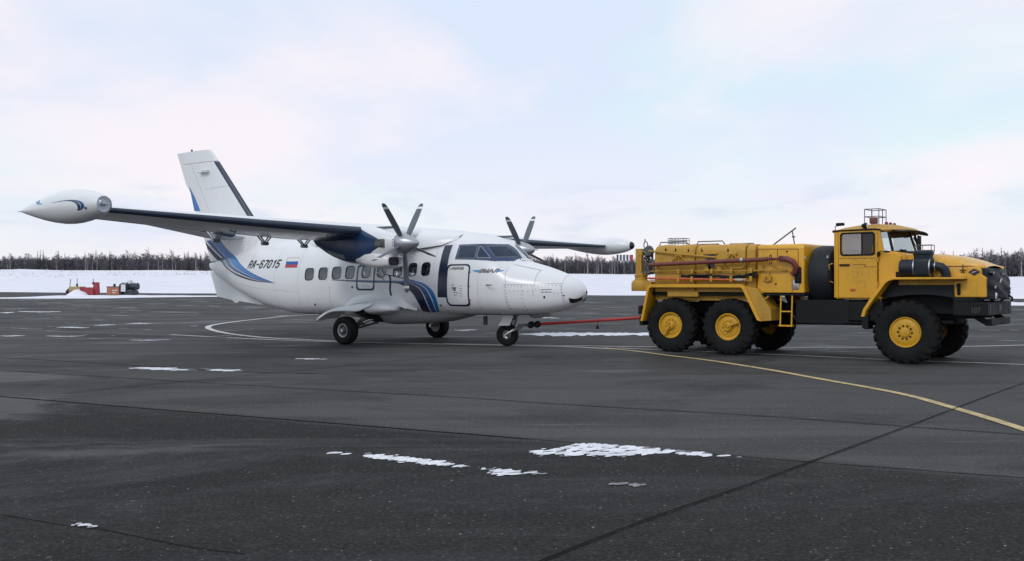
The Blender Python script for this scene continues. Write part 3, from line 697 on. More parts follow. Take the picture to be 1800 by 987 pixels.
def fill(name, poly, mat, parent, f, cuts_=2):
    bm = bmesh.new(); fc = bm.faces.new([bm.verts.new((p[0], p[1], 0)) for p in poly]); bmesh.ops.triangulate(bm, faces=[fc])
    for _ in range(cuts_): bmesh.ops.subdivide_edges(bm, edges=list(bm.edges), cuts=1, use_grid_fill=True)
    bmesh.ops.triangulate(bm, faces=list(bm.faces)); bm.verts.index_update(); q = MB(); q.add([f(v.co.x, v.co.y) for v in bm.verts], [tuple(v.index for v in fc.verts) for fc in bm.faces]); bm.free()
    return q.build(name, mat, parent, smooth=60, fix=False)
def rrect(w, h, r, n=5):
    out = []
    for cx, cy, a0 in ((w-r, h-r, 0), (-w+r, h-r, pi/2), (-w+r, -h+r, pi), (w-r, -h+r, 1.5*pi)):
        for k in range(n+1): a = a0+pi/2*k/n; out.append((cx+r*cos(a), cy+r*sin(a)))
    return out
def text_obj(name, body, mat, parent, f, size, shear=0.0, sx=1.0, bold=0.0):
    cu = bpy.data.curves.new(name, 'FONT'); cu.body = body; cu.size = size; cu.shear = shear; cu.offset = bold; cu.resolution_u = 3; cu.align_x = 'LEFT'
    to = bpy.data.objects.new('tmp', cu); COL.objects.link(to); dg = bpy.context.evaluated_depsgraph_get(); me = to.evaluated_get(dg).to_mesh()
    q = MB(); q.add([f(v.co.x*sx, v.co.y) for v in me.vertices], [tuple(p.vertices) for p in me.polygons]); to.evaluated_get(dg).to_mesh_clear(); bpy.data.objects.remove(to); bpy.data.curves.remove(cu)
    return q.build(name, mat, parent, smooth=0, fix=False)
def sk(side, off): return lambda s, z: spt(s, z, side, off)

def dense(pts, d=.03):
    out = []
    for a, b in zip(pts, pts[1:]+pts[:1]):
        n = max(1, int(math.hypot(b[0]-a[0], b[1]-a[1])/d)); out += [(lerp(a[0], b[0], k/n), lerp(a[1], b[1], k/n)) for k in range(n)]
    return out
def dense2(A, B, d=.03):
    oa, ob = [], []
    for i in range(len(A)):
        a, b = A[i], A[(i+1) % len(A)]; c, e = B[i], B[(i+1) % len(B)]; n = max(1, int(math.hypot(b[0]-a[0], b[1]-a[1])/d))
        for k in range(n): t = k/n; oa.append((lerp(a[0], b[0], t), lerp(a[1], b[1], t))); ob.append((lerp(c[0], e[0], t), lerp(c[1], e[1], t)))
    return oa, ob
def ring_obj(name, inner, outer, mat, parent, f):
    inner, outer = dense2(inner, outer)
    n = len(inner); q = MB(); q.add([f(*p) for p in outer]+[f(*p) for p in inner], [(i, (i+1) % n, (i+1) % n+n, i+n) for i in range(n)]); return q.build(name, mat, parent, smooth=60, fix=False)
def fan(name, pts, mat, parent, f):
    pts = dense(pts); q = MB(); n = len(pts); cx = sum(p[0] for p in pts)/n; cy = sum(p[1] for p in pts)/n
    K = 6; vs = [f(lerp(p[0], cx, k/K), lerp(p[1], cy, k/K)) for k in range(K) for p in pts]+[f(cx, cy)]
    q.add(vs, [(k*n+i, k*n+(i+1) % n, (k+1)*n+(i+1) % n, (k+1)*n+i) for k in range(K-1) for i in range(n)]+[((K-1)*n+i, (K-1)*n+(i+1) % n, K*n) for i in range(n)]); return q.build(name, mat, parent, smooth=60, fix=False)
for side in (-1, 1):
    for c, h in WIN:
        cz = wz(c); S = lambda p: (c+p[0], cz+p[1]+(wz(c+p[0])-cz))
        outer = []; inn = rrect(h-.012, WH-.018, .095); gas = rrect(h-.030, WH-.036, .082)
        for x, y in inn: k = max(abs(x)/(h+.012), abs(y)/(WH+.012)); outer.append((x/k, y/k))
        w = ring_obj('cabin_window', [S(p) for p in inn], [S(p) for p in outer], M['white2'], plane, sk(side, .004))
        ring_obj('window_gasket', [S(p) for p in gas], [S(p) for p in inn], M['seal'], w, sk(side, .006))
        fan('window_pane', [S(p) for p in gas], M['glass'], w, sk(side, -.006))
# cabin floor, trim and seats, seen through the windows
mb = MB(); mb.bx(-8.7, -3.4, -.9, .9, 1.02, 1.06); mb.build('cabin_floor', M['seat'], plane, smooth=0)
mb = MB(); [mb.add([(-s_, y*.96*q_, z) for q_ in (-1, 1) for y, z in [(fraw(s_, t).y, fraw(s_, t).z*.97+.04) for t in rows(s_)[4:]]], [tuple(range(NR-4))+tuple(range(2*(NR-4)-1, NR-5, -1))]) for s_ in (3.47, 8.62)]; mb.build('cabin_bulkhead', M['trim_white'], plane, smooth=0)
seat0 = None
for k, c in enumerate([8.3, 7.78, 7.26, 6.74, 6.15, 5.6, 5.08, 4.55, 4.1]):
    for y in (-.62, .62):
        if seat0 is None:
            q = MB(); q.rbox((0, 0, .38), (.12, .42, .72), .05, rot=Matrix.Rotation(-.15, 3, 'Y')); q.rbox((.25, 0, .12), (.45, .42, .12), .04); q.rbox((-.07, 0, .74), (.09, .28, .16), .04)
            seat0 = q.build('cabin_seat', M['seat'], plane); so = seat0
        else: so = seat0.copy(); COL.objects.link(so)
        so.location = (-c, y, 1.06)

# ---- cockpit glazing
def A_(s, z, y): return (s, fth(s, z, y))
glz = [A_(*p) for p in [(3.187, 2.128, 0.911), (3.18, 2.274, 0.849), (3.193, 2.423, 0.761), (3.209, 2.498, 0.704), (2.963, 2.501, 0.671), (2.728, 2.504, 0.626), (2.48, 2.501, 0.557), (2.358, 2.497, 0.497), (2.25, 2.495, 0.417), (2.167, 2.494, 0.302), (2.12, 2.496, 0.137), (2.017, 2.411, 0.05), (1.923, 2.327, 0.05), (1.85, 2.245, 0.05), (1.775, 2.163, 0.05), (1.64, 2.085, 0.07), (1.699, 2.075, 0.299), (1.773, 2.072, 0.452), (1.853, 2.07, 0.595), (1.96, 2.07, 0.697), (2.087, 2.07, 0.771), (2.19, 2.078, 0.807), (2.416, 2.096, 0.852), (2.659, 2.114, 0.878), (2.973, 2.122, 0.9)]]
pan = {'side': [A_(*p) for p in [(3.112, 2.152, 0.899), (3.122, 2.307, 0.828), (3.156, 2.464, 0.726), (2.915, 2.466, 0.696), (2.685, 2.468, 0.654), (2.657, 2.386, 0.717), (2.634, 2.305, 0.774), (2.613, 2.145, 0.856), (2.857, 2.148, 0.883)]],
       'quarter': [A_(*p) for p in [(2.544, 2.157, 0.843), (2.586, 2.234, 0.808), (2.592, 2.371, 0.716), (2.602, 2.44, 0.66), (2.554, 2.427, 0.661), (2.429, 2.332, 0.71), (2.316, 2.239, 0.744), (2.209, 2.146, 0.772), (2.427, 2.153, 0.825)]],
       'front': [A_(*p) for p in [(2.42, 2.438, 0.608), (2.336, 2.438, 0.569), (2.259, 2.438, 0.521), (2.192, 2.439, 0.46), (2.135, 2.441, 0.382), (2.093, 2.444, 0.285), (2.024, 2.389, 0.281), (1.958, 2.334, 0.275), (1.9, 2.28, 0.258), (1.85, 2.226, 0.229), (1.798, 2.173, 0.202), (1.828, 2.169, 0.349), (1.871, 2.167, 0.476), (1.934, 2.165, 0.573), (2.011, 2.165, 0.65), (2.099, 2.165, 0.711), (2.158, 2.219, 0.698), (2.284, 2.327, 0.659)]]}
for side in (-1, 1):
    fo = lambda o_: (lambda s, t: fpt(s, t, side, o_))
    gz = fill('cockpit_glazing', glz, M['navy'], plane, fo(.004), 4)
    for nm, pl in pan.items():
        fill('cockpit_pane', pl, M['cockpit_glass'], gz, fo(.009), 3)
        for a, b in zip(pl, pl[1:]+pl[:1]): skinline('pane_frame', [a, b], .007 if nm != 'quarter' else .012, M['hatchline'], gz, fo(.012), 4)
q = MB(); q.tube([fpt(2.11, fth(2.11, 2.50, .02), -1, .01)+Vector((0, 0, 0)), fpt(1.60, fth(1.60, 2.075, .02), -1, .012)], .016, 6); q.build('windshield_post', M['white2'], plane)
q = MB(); q.tube([fpt(2.0, fth(2.0, 2.42, .3), -1, .05), fpt(1.84, fth(1.84, 2.24, .22), -1, .03), fpt(1.72, fth(1.72, 2.11, .2), -1, .02)], .009, 5); q.build('wiper', M['black_paint'], plane)
# ---- doors, black band and lettering on the starboard side
fS = lambda o_: sk(-1, o_)
fill('dark_band', [(3.653, 1.198), (3.63, 1.775), (3.62, 2.118), (3.636, 2.489), (3.399, 2.496), (3.386, 2.243), (3.372, 1.986), (3.36, 1.2)], M['darknavy'], plane, fS(.004), 4)
dc = (3.035, 1.50); dpts = [(dc[0]+x+.035*(y/.5)*-.2, dc[1]+y) for x, y in rrect(.345, .51, .11)]; dins = [(dc[0]+x*.89+.035*(y/.5)*-.2, dc[1]+y*.925) for x, y in rrect(.345, .51, .11)]
door = fan('crew_door', dpts, M['white2'], plane, fS(.006)); ring_obj('door_border', dins, dpts, M['darknavy'], door, fS(.010))
door_l = text_obj('lettering', 'L 410UVP-E20', M['lettering'], door, lambda u, v: spt(3.29-u, 1.875+v, -1, .012), .088, .12, .80, .002)
for k in range(3): q = MB(); q.box(spt(2.70, 1.15+.33*k, -1, .014), (.06, .02, .025)); q.build('hinge', M['steel'], door, smooth=0)
q = MB(); q.box(spt(3.13, 1.43, -1, .014), (.10, .02, .03)); q.box(spt(3.10, 1.40, -1, .016), (.03, .02, .08)); q.build('handle', M['steel'], door, smooth=0)
for k in range(5): skinline('stencil', [(3.22-.02*k, 1.50-.06*k), (3.22-.02*k-.10-.05*(k % 2), 1.50-.06*k)], .012, M['gap'], door, fS(.012), 3); skinline('stencil', [(2.98, 1.48-.06*k), (2.88, 1.48-.06*k)], .010, M['gap'], door, fS(.012), 3)
# emblem: name between two blue wings
em = fill('emblem', [(2.64, 1.862), (2.53, 1.812), (2.40, 1.812), (2.40, 1.862)], M['sky_blue'], plane, fS(.005), 1)
fill('emblem_wing', [(1.80, 1.856), (1.89, 1.812), (2.00, 1.812), (2.00, 1.856)], M['sky_blue'], em, fS(.005), 1)
text_obj('lettering', 'ЯМАЛ', M['grey_letter'], em, lambda u, v: spt(2.43-u, 1.800+v, -1, .008), .115, .35, 1.42, .006)
# registration and flag
GL = {'R': [[(0, 0), (0, 1), (.45, 1), (.6, .85), (.6, .65), (.45, .5), (0, .5)], [(.28, .5), (.6, 0)]], 'A': [[(0, 0), (.22, 1), (.38, 1), (.6, 0)], [(.09, .32), (.51, .32)]], '-': [[(.05, .48), (.5, .48)]], '6': [[(.6, .85), (.45, 1), (.15, 1), (0, .85), (0, .15), (.15, 0), (.45, 0), (.6, .15), (.6, .42), (.45, .57), (0, .57)]], '7': [[(0, 1), (.6, 1), (.2, 0)]], '0': [[(.15, 0), (.45, 0), (.6, .15), (.6, .85), (.45, 1), (.15, 1), (0, .85), (0, .15), (.15, 0)]], '1': [[(.16, .78), (.42, 1), (.42, 0)]], '5': [[(.6, 1), (.06, 1), (0, .54), (.45, .57), (.6, .42), (.6, .15), (.45, 0), (.12, 0), (0, .15)]]}
def stroke_text(name, body, mat, parent, f, h, pitch, wsc, t, shear):
    q = MB(); k = 0
    for i, ch in enumerate(body):
        for pl in GL[ch]:
            P = [Vector((i*pitch+x*wsc+shear*y*h, y*h)) for x, y in pl]
            for a, b in zip(P, P[1:]):
                d_ = (b-a).normalized(); n_ = Vector((-d_.y, d_.x))*t/2; a2, b2 = a-d_*t*.38, b+d_*t*.38; o_ = .006+.0004*(k % 5); k += 1; S_ = max(1, int((b-a).length/.05)); vs = []
                for j in range(S_+1): c_ = a2.lerp(b2, j/S_); vs += [f(c_.x+n_.x, c_.y+n_.y, o_), f(c_.x-n_.x, c_.y-n_.y, o_)]
                q.add(vs, [(2*j, 2*j+1, 2*j+3, 2*j+2) for j in range(S_)])
    return q.build(name, mat, parent, smooth=0, fix=False)
reg = stroke_text('registration', 'RA-67015', M['lettering'], plane, lambda u, v, o_: spt(11.06-u, 2.005+v, -1, o_), .205, .196, .215, .038, .42)
for nm, z0, z1, mt in (('white', 2.165, 2.262, 'flag_white'), ('blue', 2.075, 2.165, 'flag_blue'), ('red', 1.992, 2.075, 'red')):
    o = fill('flag_stripe', [(9.225, z0), (9.245, z1), (8.755, z1), (8.72, z0)], M[mt], reg, fS(.006 if nm == 'white' else .008), 2)
for a_, b_ in (((9.25, 2.268), (8.75, 2.268)), ((9.25, 2.268), (9.225, 2.165))): skinline('flag_edge', [a_, b_], .008, M['gap'], reg, fS(.009), 4)
# forward swoosh
for side in (-1, 1):
    f5 = sk(side, .005)
    cs = [[(7.35, 1.648), (6.12, 1.630), (4.917, 1.612), (4.40, 1.606), (4.05, 1.53), (3.80, 1.35), (3.70, 1.133), (3.74, .93), (3.84, .83)],
          [(7.35, 1.644), (6.12, 1.617), (4.917, 1.592), (4.46, 1.572), (4.15, 1.48), (3.95, 1.304), (3.859, 1.088), (3.87, .93), (3.95, .82)],
          [(7.35, 1.640), (6.12, 1.600), (4.917, 1.572), (4.60, 1.548), (4.31, 1.45), (4.14, 1.281), (4.06, 1.043), (4.07, .92), (4.14, .81)],
          [(7.35, 1.634), (6.12, 1.575), (5.10, 1.553), (4.80, 1.50), (4.58, 1.388), (4.43, 1.258), (4.33, 1.084), (4.31, .94), (4.38, .80)]]
    def mixc(a, b, t): return [(lerp(p[0], q_[0], t), lerp(p[1], q_[1], t)) for p, q_ in zip(a, b)]
    sw = band('swoosh', cs[0], mixc(cs[0], cs[1], .80), M['blue'], plane, f5); band('swoosh_band', mixc(cs[0], cs[1], .98), mixc(cs[1], cs[2], .80), M['midblue'], sw, f5); band('swoosh_band', mixc(cs[1], cs[2], .97), cs[3], M['darknavy'], sw, f5)
    # tail swoosh on the fuselage
    tu = [(12.42, 2.44), (11.953, 2.325), (11.722, 2.224), (11.162, 1.985), (10.561, 1.795), (9.64, 1.565)]
    t2 = [(12.95, 2.40), (12.675, 2.352), (12.398, 2.259), (11.975, 2.08), (11.348, 1.884), (10.637, 1.714), (9.66, 1.563)]
    t1 = [(13.15, 2.36), (12.818, 2.267), (12.59, 2.155), (12.13, 1.977), (11.514, 1.824), (10.712, 1.670), (9.68, 1.561)]
    tl = [(13.50, 2.33), (13.122, 2.241), (12.76, 2.115), (12.224, 1.936), (11.6, 1.762), (10.712, 1.620), (9.70, 1.559)]
    rs = lambda c: [(p.x, p.y) for p in resample(c, 16)]
    tu, t2, t1, tl = rs(tu), rs(t2), rs(t1), rs(tl)
    sw = band('tail_swoosh', tu, mixc(tu, t2, .93), M['blue'], plane, f5, 40, 6); band('swoosh_band', mixc(t2, t1, .02), mixc(t2, t1, .80), M['midblue'], sw, f5); band('swoosh_band', mixc(t1, tl, .12), mixc(t1, tl, .9), M['darknavy'], sw, f5)
# emergency exit outline
ex = [(6.08-x, 1.70+y) for x, y in rrect(.325, .34, .10)]; ei = [(6.08-x, 1.70+y) for x, y in rrect(.278, .293, .08)]
ring_obj('exit_border', ei, ex, M['darknavy'], plane, fS(.007))
for k in range(3): skinline('stencil', [(6.2-.1*k, 1.49), (6.15-.1*k, 1.45)], .012, M['gap'], fuselage, fS(.005), 3)
# panel lines, drain holes and rivet rows
for nm, pts in (('radome', [(0.455, 1.727), (0.423, 1.602), (0.421, 1.401), (0.386, 1.2), (0.345, 1.079)]), ('hatch', [(1.698, 1.522), (1.765, 1.768), (1.738, 1.999)]), ('hatch', [(1.738, 1.999), (1.02, 1.849)]), ('hatch', [(1.02, 1.849), (1.029, 1.725), (1.016, 1.522)]), ('hatch', [(1.76, 1.51), (1.016, 1.522), (0.42, 1.53)]), ('seam', [(1.74, 1.52), (1.72, 1.2), (1.66, .92)]), ('seam', [(1.05, 1.52), (1.03, 1.25)]), ('seam', [(9.6, 2.62), (9.66, 1.9), (9.6, 1.1)]), ('seam', [(8.62, 2.6), (8.64, 1.7), (8.62, .95)]), ('seam', [(3.78, 2.6), (3.80, 2.2), (3.79, 1.7)]), ('seam', [(12.1, 2.3), (12.12, 1.9), (12.08, 1.45)]), ('seam', [(12.0, 1.60), (10.5, 1.42), (8.64, 1.30)]), ('seam', [(10.9, 2.5), (10.95, 1.9), (10.9, 1.1)]), ('seam', [(7.4, 1.5), (7.41, 1.1), (7.4, .85)]), ('seam', [(2.45, 1.95), (2.44, 1.4), (2.45, .9)])):
    skinline('panel_gap', pts, .006, M['gap' if nm in ('hatch',) else 'hatchline'], fuselage, fS(.003))
q = MB()
def rivet_row(a, b, n, r=.008):
    for k in range(n):
        p = spt(lerp(a[0], b[0], k/(n-1)), lerp(a[1], b[1], k/(n-1)), -1, .004); q.box(p, (2*r, .006, 2*r))
rivet_row((1.72, 1.48), (.46, 1.49), 17); rivet_row((1.70, 1.44), (1.66, .95), 8); rivet_row((1.32, 1.46), (1.27, .92), 7); rivet_row((.98, 1.40), (.48, 1.30), 7); rivet_row((1.6, 1.36), (1.05, 1.36), 6); rivet_row((.43, 1.46), (.37, 1.13), 6); rivet_row((1.62, .95), (.95, .92), 8)
tag(q.build('rivets', M['gap'], fuselage, smooth=0), kind='stuff')
for s_, z_, r_ in ((3.62, 1.0, .03), (8.05, .97, .032), (6.55, 1.45, .03), (.78, 1.22, .028), (.36, 1.26, .018), (12.9, 2.3, .02)):
    q = MB(); p = spt(s_, z_, -1, .004); q.lathe([(0, r_), (-.006, r_*.95), (-.004, .001)], p, 'y', 12); q.build('drain_hole', M['seal'], fuselage)
for sd in (-1, 1):                                          # pitot tubes and aerials
    q = MB(); p = spt(2.18, 1.50, sd, 0); q.tube([p, p+Vector((.03, .09*sd, 0)), p+Vector((.20, .10*sd, 0))], [.016, .014, .010], 8); q.build('pitot_tube', M['steel'], plane)
for k in range(2): skinline('vent_slot', [(.86, 1.39-.06*k), (.62, 1.40-.06*k)], .012, M['gap'], fuselage, fS(.004), 4)
# nose landing-light window under the chin
fill('nose_light_window', [A_(.27, 1.205, None), A_(.10, 1.205, None), A_(.05, 1.24, None), A_(.10, 1.145, None), A_(.19, 1.09, None), A_(.27, 1.09, None)], M['dark_glass'], plane, lambda s, t: fpt(s, t, -1, .004), 3)
fill('nose_light_window', [A_(.27, 1.205, None), A_(.10, 1.205, None), A_(.05, 1.24, None), A_(.10, 1.145, None), A_(.19, 1.09, None), A_(.27, 1.09, None)], M['dark_glass'], plane, lambda s, t: fpt(s, t, 1, .004), 3)
q = MB(); q.lathe([(-.15, .0), (-.12, .07), (0, .09), (.2, .085), (.42, .03), (.5, 0)], (-1.45, -.0, .79), 'x', 12); q.build('belly_blister', M['belly'], plane)
q = MB(); q.lathe([(0, .05), (-.04, .035), (-.06, 0)], (-.82, -.15, .87), 'z', 10); q.build('belly_lamp', M['lamp_white'], plane)
q = MB(); q.tube([(-2.63, -.35, .80), (-2.64, -.35, .70), (-2.66, -.35, .52)], .012, 6); q.box((-2.67, -.35, .62), (.12, .02, .22)); q.build('belly_aerial', M['dark'], plane)

# ---- roof fairing over the wing centre section, dorsal fairing
def sect(s, W, z0, z1, n=14, pw=2.0, y0=0):
    return [Vector((-s, y0+W*cos(pi*k/n)*1.0, z0+(z1-z0)*max(sin(pi*k/n), 0)**(2/pw*1.0))) for k in range(n+1)]
q = MB(); q.loft([sect(s, W, z0, z1, pw=2.6) for s, W, z0, z1 in ((3.35, .55, 2.66, 2.80), (3.7, .78, 2.5, 2.90), (4.4, .92, 2.42, 2.97), (5.0, .95, 2.4, 3.03), (5.8, .95, 2.4, 3.085), (6.6, .93, 2.4, 3.08), (7.2, .88, 2.45, 3.03), (7.9, .76, 2.55, 2.95), (8.6, .60, 2.62, 2.875), (9.2, .4, 2.7, 2.84))], closed=False); q.build('roof_fairing', M['white'], plane, smooth=60)
q = MB(); q.loft([[Vector((-s, W*y, z0+(z1-z0)*h)) for y, h in ((-1, -.12), (-.62, .14), (-.34, .36), (-.14, .78), (-.05, .97), (0, 1), (.05, .97), (.14, .78), (.34, .36), (.62, .14), (1, -.12))] for s, W, z0, z1 in ((8.7, .40, 2.70, 2.82), (9.58, .54, 2.62, 2.845), (10.35, .55, 2.54, 2.93), (10.97, .53, 2.47, 3.02), (11.6, .40, 2.42, 3.2), (11.95, .26, 2.42, 3.1), (12.15, .12, 2.44, 2.9))], closed=False); dors = q.build('dorsal_fairing', M['white'], plane, smooth=60)
for k in range(5): q = MB(); q.rbox((-11.75, -.36+.025*k, 2.55+.09*k), (.05, .03, .02), .006); q.build('vortex_tab', M['hatchline'], dors, smooth=0)

# ---- aerofoil surfaces
def naca(c, t): c = max(c, 0); return 5*t*(.2969*math.sqrt(c)-.126*c-.3516*c*c+.2843*c**3-.1036*c**4)
def cs_list(c0, c1, n): return [c0+(c1-c0)*(1-cos(pi*k/n))/2 for k in range(n+1)] if c0 > 0 else [c0+(c1-c0)*(1-cos(pi/2*k/n)) for k in range(n+1)]
def wing_ring(sec, c0, c1, n=9, off=0, cl=None, cu_=None, nu=6):
    y, sle, ch, zle, t, inc, cam = sec
    def P(c, up):
        th = naca(c, t); z = zle+ch*(.02*cam*4*c*(1-c)+(th if up else -th))-inc*c*ch+(off if up else -off)
        return Vector((-(sle+c*ch-(off if c < .02 else 0)), y, z))
    if cl is not None:
        return [P(c, False) for c in reversed(cs_list(0, cl, nu))]+[P(c, True) for c in cs_list(0, cu_, nu)[1:]]
    C = cs_list(c0, c1, n)
    return [P(c, False) for c in reversed(C)]+[P(c, True) for c in (C[1:] if c0 == 0 else C)]
def mirror(secs): return [(-s[0],)+tuple(s[1:]) for s in secs]
WSEC = [(0.0, 4.50, 2.70, 2.80, .165, .045, 1), (.95, 4.50, 2.70, 2.80, .165, .045, 1), (2.9, 4.52, 2.50, 2.79, .17, .055, 1), (6.0, 4.58, 1.92, 2.82, .155, .060, 1), (8.0, 4.62, 1.55, 2.845, .14, .055, 1), (9.55, 4.66, 1.28, 2.865, .12, .045, 1)]
def secs_at(ys, S=WSEC):
    out = []
    for y in ys: out.append((y,)+tuple(interp(y, [(s[0], s[k]) for s in S]) for k in range(1, 7)))
    return out
for side in (1, -1):
    mir = mirror if side < 0 else (lambda s: s)
    q = MB(); q.loft([wing_ring(s, 0, .735, 14) for s in mir(secs_at([0, .95, 2.0, 2.9, 4, 5, 6, 7, 8, 9, 9.55]))], caps=(False, True)); wing = q.build('wing', M['white'], plane, smooth=40)
    q = MB(); q.loft([wing_ring(s, 0, 1, off=.006, cl=.045, cu_=.018, nu=9) for s in mir(secs_at([2.78, 3.6, 4.5, 5.5, 6.5, 7.5, 8.5, 9.5]))], closed=False); q.build('deicing_boot', M['boot'], wing, smooth=60)
    def wlow(y, c, o_=.005):
        sc = secs_at([y])[0]; return Vector((-(sc[1]+c*sc[2]), y*side, sc[3]+sc[2]*(.02*4*c*(1-c)-naca(c, sc[4]))-sc[5]*c*sc[2]-o_))
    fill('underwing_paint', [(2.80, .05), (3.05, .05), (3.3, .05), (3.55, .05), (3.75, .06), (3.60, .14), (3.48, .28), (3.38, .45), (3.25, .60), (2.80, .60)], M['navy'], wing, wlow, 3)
    q = MB(); q.loft([wing_ring(s, .748, 1, 6) for s in mir(secs_at([1.1, 2.9, 4.4, 5.9]))]); q.build('flap', M['white2'], wing, smooth=40)
    q = MB(); q.loft([wing_ring(s, .748, 1, 6) for s in mir(secs_at([5.95, 7.5, 9.4]))]); q.build('aileron', M['white2'], wing, smooth=40)
    for by in (5.36, 3.95, 2.52):                            # flap hinge brackets under the wing
        q = MB(); sc = secs_at([by])[0]; zt = sc[3]-.02; s0 = 6.25 if by > 3 else 6.45; y = by*side
        q.tube([(-s0+.02, y-.05, zt), (-s0-.30, y-.03, zt-.28)], .016, 6); q.tube([(-s0-.62, y-.05, zt-.02), (-s0-.30, y-.03, zt-.30)], .018, 6); q.tube([(-s0+.02, y+.05, zt), (-s0-.30, y+.03, zt-.28)], .016, 6); q.tube([(-s0-.62, y+.05, zt-.02), (-s0-.30, y+.03, zt-.30)], .018, 6)
        q.rbox((-s0-.02, y, zt-.03), (.20, .15, .16), .03); q.lathe([(-.09, .045), (.09, .045)], (-s0-.31, y, zt-.29), 'y', 10, caps=True); q.tube([(-s0-.02, y, zt-.1), (-s0-.45, y, zt-.12)], .014, 6)
        q.build('hinge_bracket', M['bracket'], wing)
    q = MB(); q.tube([(-5.15, 5.9*side, 2.72), (-5.2, 5.9*side, 2.62), (-5.55, 5.9*side, 2.70)], .012, 5); q.build('static_wick', M['steel'], wing)
    # tip tank
    ty, tz = 9.73*side, 2.872
    TP = [(3.83, .138), (3.88, .163), (3.96, .192), (4.1, .230), (4.3, .268), (4.55, .296), (4.78, .305), (5.0, .297), (5.3, .266), (5.65, .210), (6.0, .140), (6.3, .074), (6.5, .026), (6.56, .012), (6.66, .009)]
    q = MB(); q.lathe([(-s, r) for s, r in TP], (0, ty, tz), 'x', 36); tank = q.build('wing_tip_tank', M['white'], plane, smooth=60)
    q = MB(); q.lathe([(-s, r) for s, r in ((3.832, .136), (3.79, .122), (3.755, .098), (3.73, .062), (3.722, .0))], (0, ty, tz), 'x', 28); q.build('nose_dome', M['lamp_glass' if side < 0 else 'dark_glass'], tank, smooth=60)
    q = MB(); q.lathe([(-3.90, .0), (-3.89, .10), (-3.86, .140)], (0, ty, tz), 'x', 24); q.build('lamp_bowl', M['old_white'], tank); q = MB(); q.lathe([(-3.89, .03), (-3.82, .035), (-3.80, .02), (-3.795, 0)], (0, ty, tz), 'x', 14); q.build('lamp', M['bracket'], tank)
    tr = pchip([p[0] for p in TP], [p[1] for p in TP])
    def tp(s, z, o_=.003):
        r = tr(s); dz = min(max((z-tz)/r, -.98), .98); return Vector((-s, ty+side*(r*math.sqrt(1-dz*dz)+o_), tz+r*dz))
    oc = [(4.95, 2.930), (4.45, 2.952), (4.17, 2.925), (4.06, 2.850), (4.12, 2.785), (4.24, 2.760)]; ic = [(4.95, 2.925), (4.50, 2.937), (4.30, 2.903), (4.22, 2.845), (4.22, 2.795), (4.25, 2.757)]
    sw = band('tank_swoosh', oc, mixc(oc, ic, .45), M['midblue'], tank, tp, 24, 2); band('swoosh_band', mixc(oc, ic, .55), ic, M['navy'], sw, tp, 24, 2)
    fill('tank_flash', [(5.74, 2.99), (5.58, 3.02), (5.50, 2.965), (5.32, 2.925), (5.58, 2.935)], M['blue'], tank, tp, 2)
    q = MB(); q.box((-4.05, ty+side*.208, tz-.07), (.05, .02, .03)); q.build('filler_cap', M['gap'], tank, smooth=0)
    # fairing ring where the wing meets the tank
    q = MB(); q.loft([wing_ring((9.42*side, 4.56, 1.5, 2.868, .16, .02, 1), 0, 1, 12), wing_ring((9.62*side, 4.42, 1.9, 2.87, .19, .02, 1), 0, 1, 12)]); q.build('tank_fairing', M['white2'], tank, smooth=50)

# ---- fin, rudder, tailplane
def fin_le(z): return 11.77+(z-3.65)*.912
def fin_te(z): return 13.87+(z-2.25)*.462
def hinge(z): return interp(z, [(2.2, 13.36), (3.0, 13.42), (3.84, 13.75), (5.45, 14.71), (5.9, 14.98)])
def fin_half(s, z):
    c = (s-fin_le(z))/(fin_te(z)-fin_le(z)); return naca(min(max(c, 0), 1), interp(z, [(2.3, .095), (5.8, .085)]))*(fin_te(z)-fin_le(z))+.004
def fin_part(name, zs, a, b, mat, n=12):
    q = MB(); rings = []
    for z in zs:
        s0, s1 = a(z), b(z); S = [s0+(s1-s0)*(1-cos(pi*k/n))/2 if s0 > fin_le(z)+.01 else s0+(s1-s0)*(k/n)**2 for k in range(n+1)]
        rings.append([Vector((-s, -fin_half(s, z), z)) for s in reversed(S)]+[Vector((-s, fin_half(s, z), z)) for s in S])
    q.loft(rings); return q.build(name, mat, plane, smooth=40)
zs1 = [2.35+k*(5.43-2.35)/10 for k in range(11)]
fin = fin_part('fin', zs1, fin_le, lambda z: hinge(z)-.012, M['white'])
rud = fin_part('rudder', [2.26+k*(5.43-2.26)/10 for k in range(11)], lambda z: hinge(z)+.004, lambda z: fin_te(z)-(.12 if z < 4.79 else 0), M['white'])
cap = fin_part('fin_cap', [5.445, 5.6, 5.72, 5.80, 5.83], lambda z: fin_le(z)+(.0 if z < 5.7 else (z-5.7)*.6), lambda z: fin_te(z), M['white'])
q = MB(); rings = []
for z in [3.0+k*2.42/8 for k in range(9)]:
    le = fin_le(z); S = [.0, .008, .03, .07, .12, .17]; rings.append([Vector((-(le+x)+.006, -fin_half(le+x, z)-.006, z)) for x in reversed(S)]+[Vector((-(le+x)+.006, fin_half(le+x, z)+.006, z)) for x in S])
q.loft(rings, closed=False); q.build('deicing_boot', M['boot'], fin, smooth=60)
def fs_(side, o_=.004): return lambda s, z: Vector((-s, side*(fin_half(s, z)+o_), z))
